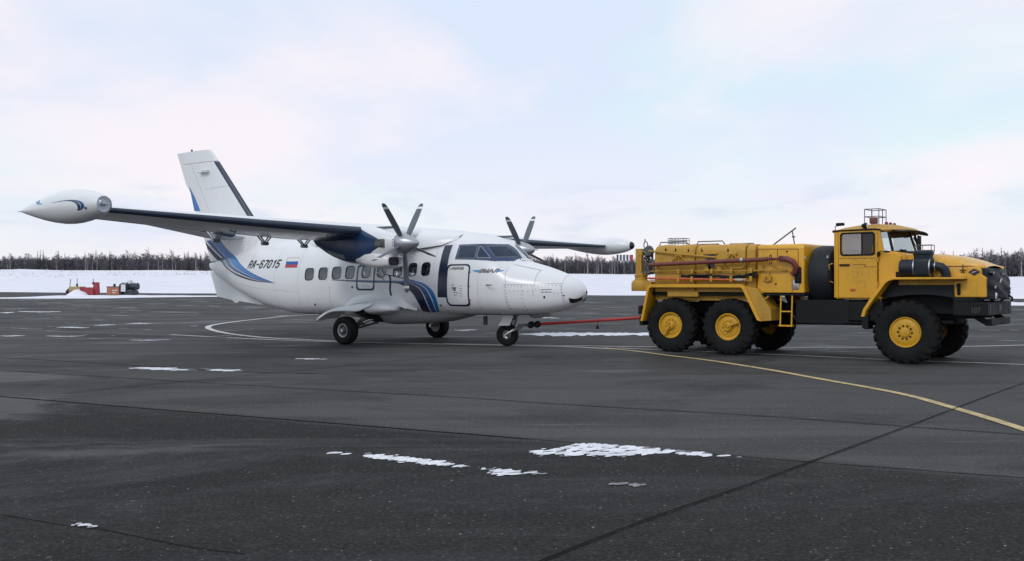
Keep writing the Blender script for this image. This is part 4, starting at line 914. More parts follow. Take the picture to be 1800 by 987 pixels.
for side in (-1, 1):
    f5 = fs_(side)
    a = [(12.36, 2.36), (12.78, 2.60), (13.2, 2.92)]; b = [(12.86, 2.34), (13.30, 2.62), (13.68, 2.925)]; c = [(13.06, 2.32), (13.58, 2.62), (14.04, 2.93)]; d = [(13.34, 2.27), (13.62, 2.45), (13.90, 2.66)]
    sw = band('tail_swoosh', a, mixc(a, b, .92), M['blue'], fin, f5, 12, 8); band('swoosh_band', mixc(b, c, .0), mixc(b, c, .82), M['midblue'], rud, f5, 12, 8); band('swoosh_band', mixc(c, d, .12), d, M['darknavy'], rud, f5, 12, 6)
    fill('rudder_flash', [(14.85, 4.72), (14.60, 3.90), (14.25, 3.89), (14.55, 4.35)], M['blue'], rud, f5, 3)
    skinline('panel_gap', [(14.12, 5.15), (13.72, 5.14)], .02, M['gap'], fin, fs_(side, .012), 4)
    skinline('panel_gap', [(13.9, 4.55), (12.7, 4.62)], .008, M['hatchline'], fin, f5, 8)
q = MB(); q.rbox((-13.95, -.16, 5.10), (.45, .16, .03), .012); q.build('tail_lamp_fairing', M['white2'], fin)
q = MB(); q.lathe([(0, .035), (.05, .035), (.09, .02), (.1, 0)], (-14.75, 0, 5.82), 'z', 10); q.build('beacon', M['dark'], cap)
for side in (1, -1):
    mir = mirror if side < 0 else (lambda s: s)
    TS = [(.02, 11.95, 1.85, 2.98, .10, 0, 0), (3.37, 12.45, 1.05, 3.40, .09, 0, 0)]
    q = MB(); q.loft([wing_ring(s, 0, .58, 10) for s in mir(secs_at([.02, 1.1, 2.2, 3.30, 3.37], TS))]); tail = q.build('tailplane', M['white'], plane, smooth=40)
    q = MB(); q.loft([wing_ring(s, .59, 1, 7) for s in mir(secs_at([.12, 1.1, 2.2, 3.37], TS))]); q.build('elevator', M['white2'], tail, smooth=40)
    q = MB(); q.loft([wing_ring(s, 0, 1, off=.006, cl=.11, cu_=.09) for s in mir(secs_at([.45, 1.5, 2.5, 3.3], TS))], closed=False); q.build('deicing_boot', M['boot'], tail, smooth=60)
# ventral fin
q = MB(); q.prism([(-11.2, .90), (-11.38, .905), (-12.34, 1.00), (-12.44, .955), (-12.52, .945), (-12.62, .98), (-12.68, 1.03), (-13.42, 1.14), (-13.70, 1.78), (-13.75, 1.95), (-12.8, 1.75), (-11.9, 1.35)], -.035, .035); q.build('ventral_fin', M['white'], plane, smooth=20, bevel=.02)
skinline('panel_gap', [(13.14, 2.24), (13.85, 2.235)], .012, M['gap'], rud, fs_(-1, .006), 5)

# ---- engines
NAC = [(3.60, 2.235, 2.705, .24), (3.72, 2.20, 2.735, .275), (3.9, 2.13, 2.785, .32), (4.2, 2.05, 2.85, .37), (4.6, 1.985, 2.93, .42), (5.0, 2.02, 2.99, .43), (5.4, 2.12, 3.0, .43), (5.7, 2.24, 2.98, .43), (5.95, 2.38, 2.95, .42), (6.10, 2.46, 2.92, .40), (6.15, 2.52, 2.88, .36)]
NP = [pchip([r[0] for r in NAC], [r[k] for r in NAC]) for k in (1, 2, 3)]
def nraw(s, th, yc, side):
    zb, zt, W = [f(s) for f in NP]; zc = zb*.45+zt*.55; h = zt-zc if sin(th) > 0 else zc-zb; n = interp(s, [(3.6, 2.1), (4.0, 2.5), (4.6, 3.6)])
    return Vector((-s, yc+side*math.copysign(W*abs(cos(th))**(2/n), cos(th)), zc+math.copysign(h*abs(sin(th))**(2/n), sin(th))))
SB = [(1.9, 4.70), (1.99, 4.60), (2.10, 4.40), (2.20, 4.27), (2.30, 4.14), (2.37, 4.0), (2.40, 3.94), (2.55, 3.94), (2.58, 4.0), (2.64, 4.12), (2.72, 4.30), (2.80, 4.48), (2.88, 4.60), (2.92, 4.66), (2.96, 5.2), (3.0, 5.6)]
for side in (-1, 1):
    yc = 2.447*side; TH = [2*pi*k/56 for k in range(56)]; sbs = []
    for th in TH:
        s = 4.2
        for _ in range(12): s = .5*s+.5*interp(nraw(s, th, yc, side).z, SB)
        sbs.append(s)
    q = MB(); q.loft([[nraw(lerp(3.60, sb, k/10), th, yc, side) for th, sb in zip(TH, sbs)] for k in range(11)], caps=(True, False)); nac = q.build('engine_nacelle', M['white'], plane, smooth=50)
    q = MB(); q.loft([[nraw(lerp(sb, 6.15, k/16), th, yc, side) for th, sb in zip(TH, sbs)] for k in range(17)], caps=(False, True)); q.build('painted_cowl', M['navy'], nac, smooth=50)
    # chin intake
    CH = [(3.74, 1.935, 2.175, .28), (3.78, 1.91, 2.20, .305), (3.95, 1.885, 2.25, .335), (4.15, 1.88, 2.32, .36), (4.4, 1.915, 2.36, .38), (4.65, 1.98, 2.38, .38), (4.85, 2.06, 2.36, .34)]
    def cring(s, zb, zt, W, k=1.0, n=28):
        zc, h = (zb+zt)/2, (zt-zb)/2*k; return [Vector((-s, yc+math.copysign(W*k*abs(cos(t))**.6, cos(t)), zc+math.copysign(h*abs(sin(t))**.6, sin(t)))) for t in [2*pi*j/n for j in range(n)]]
    q = MB(); q.loft([cring(3.86, 1.935, 2.175, .28, .84), cring(3.745, 1.935, 2.175, .28, .90), cring(3.732, 1.935, 2.175, .28, .96)]+[cring(*c) for c in CH], caps=(False, True)); q.build('intake_cowl', M['white'], nac, smooth=50)
    q = MB(); q.loft([cring(3.86, 1.935, 2.175, .28, .88), cring(3.865, 1.935, 2.175, .28, .3)]); q.build('intake_screen', M['seal'], nac, smooth=0)
    q = MB(); q.rbox((-4.12, yc+.332*side, 2.06), (.12, .02, .05), .015); q.build('cooling_vent', M['gap'], nac)
    for es in (-1, 1):                                       # exhaust stubs on both flanks
        q = MB(); q.rbox((-3.97, yc+es*.30, 2.475), (.30, .10, .20), .03); ex_ = q.build('exhaust_stub', M['steel'], nac); q = MB(); q.rbox((-3.98, yc+es*.350, 2.47), (.20, .012, .13), .02); q.build('exhaust_mouth', M['gap'], ex_)
        q = MB(); q.loft([[nraw(lerp(5.03, 5.60, k/6), t_, yc, es)+Vector((0, es*.005, 0)) for k in range(7)] for t_ in (-.46, -.62, -.80)], closed=False); q.build('access_panel', M['bracket'], nac, smooth=60)
    q = MB(); q.rbox((-4.05, yc, 2.86), (.6, .05, .06), .02); q.build('cowl_scoop', M['steel'], nac)
    for k in range(5): q = MB(); q.box((-3.62-.01*(k % 2), yc-.245*1-.0, 2.56-.035*k), (.02, .02, .012)); q.build('cowl_latch', M['gap'], nac, smooth=0)
    q = MB(); q.lathe([(-3.615, .225), (-3.60, .238), (-3.52, .240), (-3.42, .226), (-3.30, .185), (-3.18, .130), (-3.09, .072), (-3.045, .028), (-3.035, 0)], (0, yc, 2.47), 'x', 36); prop = q.build('propeller', M['spinner'], plane, smooth=50)
    for b in range(5):
        an = R(-40+72*b); dr = Vector((0, sin(an)*1.0, cos(an))); tg = Vector((0, cos(an), -sin(an))); ax = Vector((1, 0, 0)); C0 = Vector((-3.47, yc, 2.47)); q = MB(); rings = []; mid_ = []
        BP = [(.17, .045, .05), (.24, .055, .04), (.32, .075, .030), (.5, .088, .022), (.75, .092, .016), (.93, .086, .012), (.955, .085, .012), (.99, .083, .011), (1.015, .081, .011), (1.05, .078, .010), (1.075, .072, .009), (1.12, .060, .008), (1.145, .040, .006), (1.15, .02, .004)]
        for r, hw, ht in BP:
            tw = .22*(1-r)+.04; e = ax*cos(tw)+tg*sin(tw); nn = -ax*sin(tw)+tg*cos(tw); c = C0+dr*r
            rings.append([c+e*hw*cos(t)+nn*ht*sin(t) for t in [2*pi*j/12 for j in range(12)]])
        for i in range(len(rings)-1): q.loft(rings[i:i+2], caps=(i == 0, i == len(rings)-2), mi=1 if i in (7, 8) else 0)
        q.build('blade', [M['blade'], M['white2']], prop, smooth=60)
# tie strap from the near engine to the cabin side
q = MB(); q.tube([(-4.35, -2.25, 1.93), (-4.9, -1.6, 1.78), (-4.35, -1.06, 1.60)], .012, 5); q.tube([(-5.0, -1.75, 1.80), (-4.2, -2.35, 1.62)], .010, 5); q.build('tie_rope', M['dark'], plane)
q = MB(); q.loft([[(-4.98+.02*sin(k*1.1), -1.30-.035+.01*k, 1.74-.085*k), (-4.98+.02*sin(k*1.1), -1.30+.035+.01*k, 1.74-.085*k)] for k in range(7)], closed=False); q.build('warning_strap', M['dark'], plane, smooth=0)

# ---- landing gear
def wheel_mesh(mb_, c, r, w, rim, n=40, mi_t=0):
    h = w/2; mb_.lathe([(-h*.62, rim), (-h*.88, rim*1.10), (-h, r*.74), (-h*.95, r*.87), (-h*.70, r*.965), (-h*.3, r), (h*.3, r), (h*.70, r*.965), (h*.95, r*.87), (h, r*.74), (h*.88, rim*1.10), (h*.62, rim)], c, 'y', n, mi_t)
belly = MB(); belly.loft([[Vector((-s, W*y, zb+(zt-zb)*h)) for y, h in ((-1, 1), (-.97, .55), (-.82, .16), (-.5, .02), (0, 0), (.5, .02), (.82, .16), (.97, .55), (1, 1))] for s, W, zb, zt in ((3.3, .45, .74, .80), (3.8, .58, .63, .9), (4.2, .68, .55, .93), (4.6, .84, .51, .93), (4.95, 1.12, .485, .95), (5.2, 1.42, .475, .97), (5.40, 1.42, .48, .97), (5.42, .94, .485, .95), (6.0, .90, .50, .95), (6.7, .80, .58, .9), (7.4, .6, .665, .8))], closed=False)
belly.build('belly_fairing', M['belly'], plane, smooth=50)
for side in (-1, 1):
    def prng(s, yi, yo, zl, zh, n=24): return [Vector((-s, side*((yi+yo)/2+math.copysign((yo-yi)/2*abs(cos(t))**.8, cos(t))), (zl+zh)/2+math.copysign((zh-zl)/2*abs(sin(t))**.8, sin(t)))) for t in [2*pi*j/n for j in range(n)]]
    q = MB(); q.loft([prng(4.62, 1.50, 1.62, .87, .92), prng(4.68, 1.34, 1.76, .84, .98), prng(4.80, 1.10, 1.88, .80, 1.05), prng(4.95, .9, 1.95, .77, 1.10), prng(5.12, .75, 1.98, .75, 1.125), prng(5.22, .6, 1.98, .75, 1.12), prng(5.25, .7, 1.90, .78, 1.06)]); pod = q.build('gear_pod', M['white'], plane, smooth=50)
    q = MB(); q.loft([prng(5.27, .7, 1.88, .56, 1.06), prng(5.75, .7, 1.7, .70, .95), prng(6.1, .8, 1.4, .75, .85)]); q.build('wheel_bay', M['chassis'], pod, smooth=50)
    DT = [(4.95, 1.10), (5.46, 1.055), (6.04, .985), (6.4, .92), (6.74, .82), (6.9, .72), (7.02, .60)]; DL = [(4.95, 1.0), (5.18, .93), (5.39, .86), (5.85, .865), (6.24, .85), (6.5, .79), (6.7, .72), (6.9, .64), (7.02, .59)]
    FZ = [(4.45, .90), (4.6, .98), (4.8, 1.13), (5.1, 1.25), (5.6, 1.275), (6.3, 1.24), (6.6, 1.15), (6.8, 1.05), (6.95, .93)]; FO = [(4.45, .80), (4.62, .86), (4.8, 1.0), (4.95, 1.12), (5.46, 1.08), (6.04, 1.01), (6.4, .945), (6.74, .845), (6.95, .72)]; FYo = [(4.45, .70), (4.62, .92), (4.8, 1.30), (5.0, 1.55), (6.3, 1.5), (6.95, 1.12)]
    rings = []
    for k in range(25):
        s_ = 4.45+2.5*k/24; z1 = interp(s_, FZ); p0 = spt(s_, z1, side, -.01); p2 = Vector((-s_, side*interp(s_, FYo), interp(s_, FO))); p1 = Vector((-s_, side*(abs(p0.y)+.10), lerp(p0.z, p2.z, .72)))
        rings.append([p0*(1-t)**2+p1*2*t*(1-t)+p2*t*t for t in [m_/8 for m_ in range(9)]])
    q = MB(); q.loft(rings, closed=False); q.build('gear_fillet', M['white'], pod, smooth=60)
    # curved gear door swept back like a mudguard
    outer = []; inner = []
    for k in range(17):
        s = 4.95+(7.02-4.95)*k/16; zt, zl = interp(s, DT), interp(s, DL); tp_ = interp(s, [(4.95, 1), (6.4, 1), (7.02, .72)])
        sec = [(.92, zt+.03), (1.2, zt+.035), (1.5, zt+.02), (1.75, zt-.005), (1.92, zt-.035), (2.0, lerp(zt, zl, .6)), (2.02, zl)]
        outer.append([Vector((-s, side*lerp(1.5, y, tp_), z)) for y, z in sec]); inner.append([Vector((-s, side*lerp(1.5, y-.015*(y > 1.8), tp_), z-.022)) for y, z in sec])
    q = MB(); q.loft([o_+list(reversed(i_)) for o_, i_ in zip(outer, inner)]); q.build('gear_door', M['white'], pod, smooth=40)
    wx, wy, wzz = -5.98, 1.84*side, .352
    q = MB(); q.tube([(wx, 1.55*side, wzz), (wx+.10, 1.56*side, wzz+.10), (-5.28, 1.60*side, .86)], [.05, .065, .07], 10); q.tube([(wx+.30, 1.57*side, wzz+.20), (-5.30, 1.60*side, .84)], .09, 12); q.tube([(wx, 1.5*side, wzz), (wx, 1.98*side, wzz)], .045, 10); q.tube([(wx+.1, 1.5*side, wzz+.05), (-5.45, 1.2*side, .55)], .03, 8)
    gear = q.build('main_gear', M['metal'], plane)
    q = MB(); wheel_mesh(q, (wx, wy, wzz), .359, .30, .175); q.build('tyre', M['rubber'], gear, smooth=50)
    q = MB(); q.lathe([(side*.10, .182), (side*.115, .168), (side*.10, .142), (side*.05, .138)], (wx, wy, wzz), 'y', 28); q.lathe([(-side*.10, .18), (-side*.06, .02)], (wx, wy, wzz), 'y', 20); q.build('rim', M['hatchline'], gear, smooth=50)
    q = MB(); q.lathe([(side*.04, .14), (side*.05, .085), (side*.085, .075), (side*.10, .05), (side*.11, 0)], (wx, wy, wzz), 'y', 24); q.build('hub', M['steel'], gear)
    q = MB(); q.box((-5.32, 1.72*side, .60), (.20, .16, .015), Matrix.Rotation(-.35, 3, 'Y')); q.build('bay_flap', M['white2'], gear, smooth=0)
# nose gear, turned towards the tow bar
ng = MB(); ng.tube([(.10, 0, .78-.0), (.06, 0, .50)], .052, 12); ng.tube([(.09, 0, .95), (.10, 0, .66)], .072, 12); ng.rbox((.10, 0, .70), (.17, .18, .13), .03); ng.tube([(.19, .0, .80), (.23, 0, .62), (.17, 0, .50)], .02, 6)
ngo = ng.build('nose_gear', M['steel'], plane); ngo.location = (-2.25, 0, 0); ngo.rotation_euler = (0, 0, .30)
for sd in (-1, 1): q = MB(); q.tube([(0, sd*.15, .272), (.14, sd*.15, .36), (.30, sd*.10, .45), (.36, sd*.05, .48)], [.034, .036, .036, .03], 8); q.build('fork_arm', M['metal'], ngo)
q = MB(); wheel_mesh(q, (0, 0, .272), .275, .22, .115, 36); q.build('tyre', M['rubber'], ngo, smooth=50)
q = MB()
for sd in (-1, 1): q.lathe([(sd*.075, .120), (sd*.085, .105), (sd*.06, .085), (sd*.05, .05), (sd*.075, .045), (sd*.08, 0)], (0, 0, .272), 'y', 24)
q.tube([(0, -.17, .272), (0, .17, .272)], .025, 8); q.build('rim', M['metal'], ngo, smooth=50)
for sd in (-1, 1): q = MB(); q.add([(-.17, sd*.20, .505), (.12, sd*.20, .505), (.25, sd*.24, .80), (.02, sd*.24, .80), (-.17, sd*.215, .505), (.12, sd*.215, .505), (.25, sd*.255, .80), (.02, sd*.255, .80)], [(0, 1, 2, 3), (7, 6, 5, 4), (0, 4, 5, 1), (1, 5, 6, 2), (2, 6, 7, 3), (3, 7, 4, 0)]); q.build('gear_door', M['white2'], ngo, smooth=0)
# ------------------------------------------------------------------ truck (s = metres aft of the front axle, near side y < 0)
truck = empty('airfield_truck', (8.178, 18.2576, 0), (0, 0, -.6803))
tag(truck, 'yellow six-wheeled off-road airfield truck with spare wheel behind its cab, towing the airplane', 'truck')
def part(name, mb_, mat, smooth=30, bevel=0, parent=None): return mb_.build(name, mat, parent or truck, smooth, bevel)

# wheels
def tyre_mesh():
    q = MB(); r, w, rim, h = .585, .38, .285, .19
    q.lathe([(-h*.70, rim-.01), (-h*.86, rim+.02), (-h*.99, r*.70), (-h*1.0, r*.80), (-h*.93, r*.92), (-h*.80, r*.975), (-h*.4, r), (h*.4, r), (h*.80, r*.975), (h*.93, r*.92), (h*1.0, r*.80), (h*.99, r*.70), (h*.86, rim+.02), (h*.70, rim-.01)], (0, 0, 0), 'y', 48)
    n = 22
    for sd in (-1, 1):
        for k in range(n):                                   # chevron lugs
            a0 = 2*pi*(k+(.5 if sd > 0 else 0))/n; pts = []
            for (y, da, rr) in ((.0, .10, r*1.045), (.11, .02, r*1.05), (.165, -.03, r*1.02), (.188, -.05, r*.93)):
                pts.append((y*sd, a0+da*1.0, rr))
            rings = []
            for y, a, rr in pts:
                dw = .062; rings.append([(rr*cos(a-dw), y, rr*sin(a-dw)), (rr*cos(a+dw), y, rr*sin(a+dw)), ((rr-.07)*cos(a+dw), y*.97, (rr-.07)*sin(a+dw)), ((rr-.07)*cos(a-dw), y*.97, (rr-.07)*sin(a-dw))])
            q.loft(rings)
    return q.build('tyre', M['rubber'], None, 35)
ty0 = tyre_mesh(); tyme = ty0.data; bpy.data.objects.remove(ty0)
def rim_front():
    q = MB(); q.lathe([(-.155, .292), (-.175, .285), (-.172, .270), (-.150, .258), (-.158, .235), (-.168, .18), (-.170, .165), (-.165, .11), (-.165, .09), (-.195, .085), (-.20, .075), (-.20, .0)], (0, 0, 0), 'y', 40)
    return q
def rim_rear():
    q = MB(); q.lathe([(-.155, .292), (-.172, .285), (-.168, .262), (-.125, .250), (-.120, .225), (-.135, .20), (-.140, .14), (-.125, .11), (-.13, .10), (-.165, .095), (-.18, .075), (-.185, .0)], (0, 0, 0), 'y', 40)
    q.tube([(0, -.19, 0), (.09, -.20, .05), (.20, -.185, .11)], [.026, .022, .03], 8)   # tyre inflation arm
    q.rbox((.205, -.185, .115), (.07, .04, .05), .012)
    for k in range(3): a = 2*pi*k/3+.4; q.box((.06*cos(a), -.19, .06*sin(a)), (.03, .03, .09), Matrix.Rotation(-a, 3, 'Y'))
    return q
rims = {}
def wheel(s, side, kind, ang=0.0, hide_parts=False):
    o = (rim_front() if kind == 'f' else rim_rear()).build('wheel', M['rim_yellow'], truck, 40) if (kind not in rims) else rims[kind].copy()
    if kind in rims: COL.objects.link(o); o.parent = truck
    else: rims[kind] = o
    o.location = (-s, side*.98, .60); o.rotation_euler = (0, 0, 0) if side < 0 else (0, 0, pi)
    o.rotation_euler[1] = ang
    t = bpy.data.objects.new('tyre', tyme); COL.objects.link(t); t.parent = o; t.rotation_euler = (0, ang*.7, 0)
    q = MB(); n = 10
    for k in range(n):
        a = 2*pi*k/n+.15; rr = .125 if kind == 'f' else .135; q.lathe([(-.172 if kind == 'f' else -.145, .019), (-.185 if kind == 'f' else -.158, .017), (-.186 if kind == 'f' else -.16, 0)], (rr*cos(a), 0, rr*sin(a)), 'y', 8)
    q.build('wheel_nuts', M['chassis'] if kind == 'f' else M['rim_yellow'], o, 40)
    return o
for s_, k_, a_ in ((0.02, 'f', .2), (3.65, 'r', .1), (5.04, 'r', 2.6)):
    for sd in (-1, 1): wheel(s_, sd, k_, a_)
# chassis
q = MB()
for y in (-.42, .42): q.bx(-5.95, 1.15, y-.04, y+.04, .86, 1.10)
for s_ in (-.9, .5, 1.9, 3.0, 4.35, 5.7): q.bx(-s_-.05, -s_+.05, -.42, .42, .88, 1.06)
for s_ in (0.02, 3.65, 5.04): q.tube([(-s_, -.85, .60), (-s_, .85, .60)], .085, 10); q.lathe([(-.22, .05), (-.15, .18), (0, .23), (.15, .18), (.22, .05)], (-s_, .05, .62), 'y', 14)
for y in (-.48, .48): q.rbox((-4.35, y, .72), (1.55, .09, .10), .03); q.rbox((-.02, y, .78), (1.4, .09, .07), .02)
q.tube([(-.4, 0, .72), (-3.6, 0, .68)], .05, 8); q.rbox((.15, 0, .95), (1.1, .7, .45), .08); part('chassis_frame', q, M['chassis'])
q = MB(); q.rbox((-1.62, -.80, .95), (1.05, .52, .46), .08); q.bx(-2.18, -1.10, -1.07, -1.05, .72, 1.20); q.rbox((-1.62, .80, .95), (1.05, .52, .46), .08); part('fuel_tank', q, M['chassis'], bevel=.01)
q = MB(); q.bx(-1.15, -.45, -1.06, -.55, .80, 1.17); q.bx(-1.2, -.75, -1.10, -.6, .745, .775); q.bx(-.80, -.70, -1.12, -.86, .64, .93); q.box((-.98, -1.065, .98), (.34, .01, .02), Matrix.Rotation(.5, 3, 'Y')); part('step_box', q, M['chassis'], bevel=.008)

# cab
CW = 1.03
prof = [(-1.41, 1.24), (-1.41, 2.55), (-1.37, 2.62), (-.62, 2.63), (-.52, 2.56), (-.44, 2.16), (-.34, 2.10), (-.34, 1.70), (-.55, 1.24)]
q = MB()
def cabring(y, k): return [Vector((p[0]*1.0, y, p[1])) for p in prof]
# shell panels: rear wall, floor, pillars, cowl (open where the glass is)
q.bx(-1.41, -1.36, -CW, CW, 1.24, 2.58); q.bx(-1.38, -.50, -CW+.02, CW-.02, 1.22, 1.27)
for sd in (-1, 1):
    q.bx(-1.40, -1.32, sd*CW, sd*(CW-.06), 1.24, 2.58)
    q.prism([(-.60, 2.60), (-.52, 2.56), (-.44, 2.14), (-.55, 2.14)], sd*CW, sd*(CW-.07))
    q.prism([(-.55, 2.14), (-.20, 2.10), (-.12, 2.06), (-.12, 1.64), (-.30, 1.62), (-.55, 1.24)], sd*CW, sd*(CW-.05))
q.prism([(-.55, 2.13), (-.30, 2.155), (-.06, 2.10), (-.05, 1.66), (-.55, 1.66)], -CW+.06, CW-.06)
cab = part('cab', q, M['yellow'], 30, .018)
# roof: crowned shell with visor
q = MB(); rings = []
for s_, zc_, w_ in ((1.44, 2.585, 1.03), (1.42, 2.62, 1.035), (1.30, 2.675, 1.03), (1.05, 2.715, 1.02), (.75, 2.725, 1.0), (.45, 2.70, .97), (.22, 2.64, .92), (.14, 2.59, .88)):
    ring = []
    for k in range(17):
        t = -1+2*k/16; ring.append(Vector((-s_-.0+.10*(t*t)*(-1 if s_ < .5 else 0), w_*math.copysign(abs(t)**.85, t), 2.575+(zc_-2.575)*(1-abs(t)**3.2))))
    rings.append(ring+[Vector((p.x, p.y*.98, p.z-.035)) for p in reversed(ring)])
q.loft(rings); roof = part('roof', q, M['yellow2'], 35)
q = MB(); q.loft([[Vector((-(.30-.10*(1-t*t))-.0, .97*t, 2.565+.02*(1-t*t))), Vector((-(.14-.10*(1-t*t)), .95*t, 2.535+.035*(1-t*t))), Vector((-(.16-.10*(1-t*t)), .95*t, 2.51+.035*(1-t*t))), Vector((-(.32-.10*(1-t*t)), .97*t, 2.54+.02*(1-t*t)))] for t in [-1+2*k/16 for k in range(17)]]); part('sun_visor', q, M['chassis'], 40, parent=roof)
q = MB(); q.tube([(-1.43, -1.04, 2.575), (-.62, -1.045, 2.585), (-.50, -1.03, 2.57)], .018, 6); q.tube([(-1.43, 1.04, 2.575), (-.62, 1.045, 2.585), (-.50, 1.03, 2.57)], .018, 6); part('rain_gutter', q, M['chassis'], parent=roof)
# cab glazing: two-pane windscreen with wrap-round corner panes
WB = [(-.50, -1.01, 2.15), (-.30, -.93, 2.135), (-.13, 0, 2.155)]; WT = [(-.57, -.97, 2.545), (-.40, -.88, 2.55), (-.26, 0, 2.575)]
q = MB()
def V3(p, m=1): return Vector((p[0], p[1]*m, p[2]))
for m_ in (1, -1):
    q.tube([V3(WB[0], m_), V3(WT[0], m_)], .022, 6); q.tube([V3(WB[1], m_), V3(WT[1], m_)], .026, 6)
    q.tube([V3(WB[0], m_), V3(WB[1], m_), V3(WB[2], m_)], .022, 6); q.tube([V3(WT[0], m_), V3(WT[1], m_), V3(WT[2], m_)], .022, 6)
q.tube([WB[2], WT[2]], .024, 6); wf = part('windscreen_frame', q, M['chassis'])
for m_ in (1, -1):
    for a, b in ((0, 1), (1, 2)):
        q = MB(); q.add([V3(WB[a], m_), V3(WB[b], m_), V3(WT[b], m_), V3(WT[a], m_)], [(0, 1, 2, 3)]); part('windscreen_pane', q, M['screen_glass'], 0, parent=wf)
    q = MB(); q.tube([V3((-.16, -.25, 2.12), m_), V3((-.20, -.45, 2.17), m_), V3((-.22, -.75, 2.19), m_)], .010, 5); q.box(V3((-.215, -.55, 2.185), m_), (.02, .40, .015)); part('wiper', q, M['chassis'], parent=wf)
# doors
for sd in (-1, 1):
    y0, y1 = sd*(CW-.035), sd*(CW+.012); q = MB(); X0, X1 = -1.315, -.565
    q.bx(X0, X1, y0, y1, 1.245, 2.10); q.bx(X0, X1, y0, y1, 2.505, 2.565); q.bx(X0, X0+.075, y0, y1, 2.10, 2.505); q.bx(X1-.055, X1, y0, y1, 2.10, 2.505)
    d = part('door', q, M['yellow'], 30, .010)
    q = MB(); q.rbox((-1.19, sd*(CW+.03), 1.895), (.20, .03, .035), .01); part('handle', q, M['chassis'], parent=d)
    q = MB(); q.add([(X0+.06, sd*CW, 2.09), (-.86, sd*CW, 2.09), (-.86, sd*CW, 2.515), (X0+.06, sd*CW, 2.515)], [(0, 1, 2, 3)]); part('window_pane', q, M['truck_glass'], 0, parent=d)
    q = MB(); q.add([(-.86, sd*(CW-.004), 2.09), (X1-.04, sd*(CW-.004), 2.09), (X1-.04, sd*(CW-.004), 2.515), (-.86, sd*(CW-.004), 2.515)], [(0, 1, 2, 3)]); part('window_pane', q, M['dark_glass'], 0, parent=d)
    q = MB(); fr_ = [(-.94+x, 2.305+z) for x, z in rrect(.322, .215, .05, 4)]; q.tube([(x, sd*(CW+.010), z) for x, z in fr_], .020, 6, closed=True); q.tube([(-.86, sd*(CW+.006), 2.10), (-.86, sd*(CW+.006), 2.51)], .012, 5); part('window_seal', q, M['chassis'], parent=d)
    q = MB(); q.rbox((-1.03, sd*(CW+.018), 1.405), (.10, .02, .055), .01); part('side_reflector', q, M['lamp_amber'], parent=d)
    q = MB()
    for a, b in (((X0+.02, 2.03), (X1-.02, 2.02)), ((-1.02, 1.90), (-.78, 1.90)), ((-.78, 1.90), (-.81, 1.855)), ((-.81, 1.855), (X1-.01, 1.85))): q.tube([(a[0], sd*(CW+.0125), a[1]), (b[0], sd*(CW+.0125), b[1])], .005, 4)
    part('pressed_line', q, M['oxide'], parent=d)
    q = MB()
    for z in (1.50, 1.98): q.rbox((X1+.015, sd*(CW+.02), z), (.03, .025, .10), .008)
    part('door_hinge', q, M['yellow2'], parent=d)
# interior
q = MB(); q.rbox((-1.22, -.5, 1.85), (.14, .5, .75), .06); q.rbox((-1.0, -.5, 1.55), (.45, .5, .14), .05); q.rbox((-1.22, .5, 1.85), (.14, .5, .75), .06); q.rbox((-1.0, .5, 1.55), (.45, .5, .14), .05); part('cab_seat', q, M['seat'])
q = MB(); q.lathe([(-.015, .19), (.0, .21), (.015, .19), (0, .18), (-.015, .19)], (0, 0, 0), 'z', 24); q.tube([(-.19, 0, 0), (.19, 0, 0)], .012, 5); q.tube([(0, 0, 0), (0, 0, -.35)], .02, 6); sw_ = part('steering_wheel', q, M['chassis']); sw_.location = (-.70, .45, 2.02); sw_.rotation_euler = (0, .75, 0)
# roof furniture
def lamp(name, x, y, z, r, mat): q = MB(); q.lathe([(-.02, r*.9), (0, r), (r*.8, r*.9), (r*1.25, r*.5), (r*1.35, 0)], (x, y, z), 'z', 12); return part(name, q, mat, 40, parent=roof)
q = MB(); q.rbox((-.79, -.52, 2.785), (.13, .16, .13), .02); part('beacon', q, M['oxide'], parent=roof)
for k, y in enumerate((-.40, -.14, .12)): lamp('marker_lamp', -.58, y, 2.715, .035, M['oxide'])
q = MB(); q.lathe([(-.05, .03), (0, .055), (.05, .06), (.055, 0)], (-.84, -.93, 2.665), 'x', 12); part('work_lamp', q, M['chassis'], 40, parent=roof); q = MB(); q.lathe([(.056, .05), (.062, 0)], (-.84, -.93, 2.665), 'x', 12); part('work_lamp_lens', q, M['lamp_white'], parent=roof)
q = MB(); q.rbox((-1.36, -.80, 2.72), (.16, .09, .06), .02); q.tube([(-1.43, -.9, 2.56), (-1.43, -.88, 2.68), (-1.30, -.8, 2.70)], .010, 5); part('rear_work_lamp', q, M['chassis'], parent=roof)
q = MB()                                                     # guard frame standing on the roof rack
cx0, cx1, cy0, cy1, z0, z1, z2 = -.97, -.69, -.52, -.06, 2.70, 2.87, 3.02
for z in (z1, z2): q.tube([(cx0, cy0, z), (cx1, cy0, z), (cx1, cy1, z), (cx0, cy1, z)], .009, 5, closed=True)
for x, y in ((cx0, cy0), ((cx0+cx1)/2, cy0), (cx1, cy0), (cx1, (cy0+cy1)/2), (cx1, cy1), (cx0, cy1)): q.tube([(x, y, z0), (x, y, z2)], .009, 5)
part('guard_frame', q, M['steel'], parent=roof)
q = MB(); q.tube([(-.50, 1.0, 2.50), (-.42, 1.18, 2.56), (-.42, 1.22, 2.54), (-.42, 1.22, 2.14), (-.46, 1.02, 2.12)], .010, 5); q.rbox((-.40, 1.235, 2.34), (.05, .17, .40), .02); part('side_mirror', q, M['chassis'])
q = MB(); q.rbox((-.52, -1.075, 2.10), (.03, .14, .09), .02); q.tube([(-.56, -1.05, 2.10), (-.52, -1.14, 2.12)], .008, 5); part('kerb_mirror', q, M['chassis'])
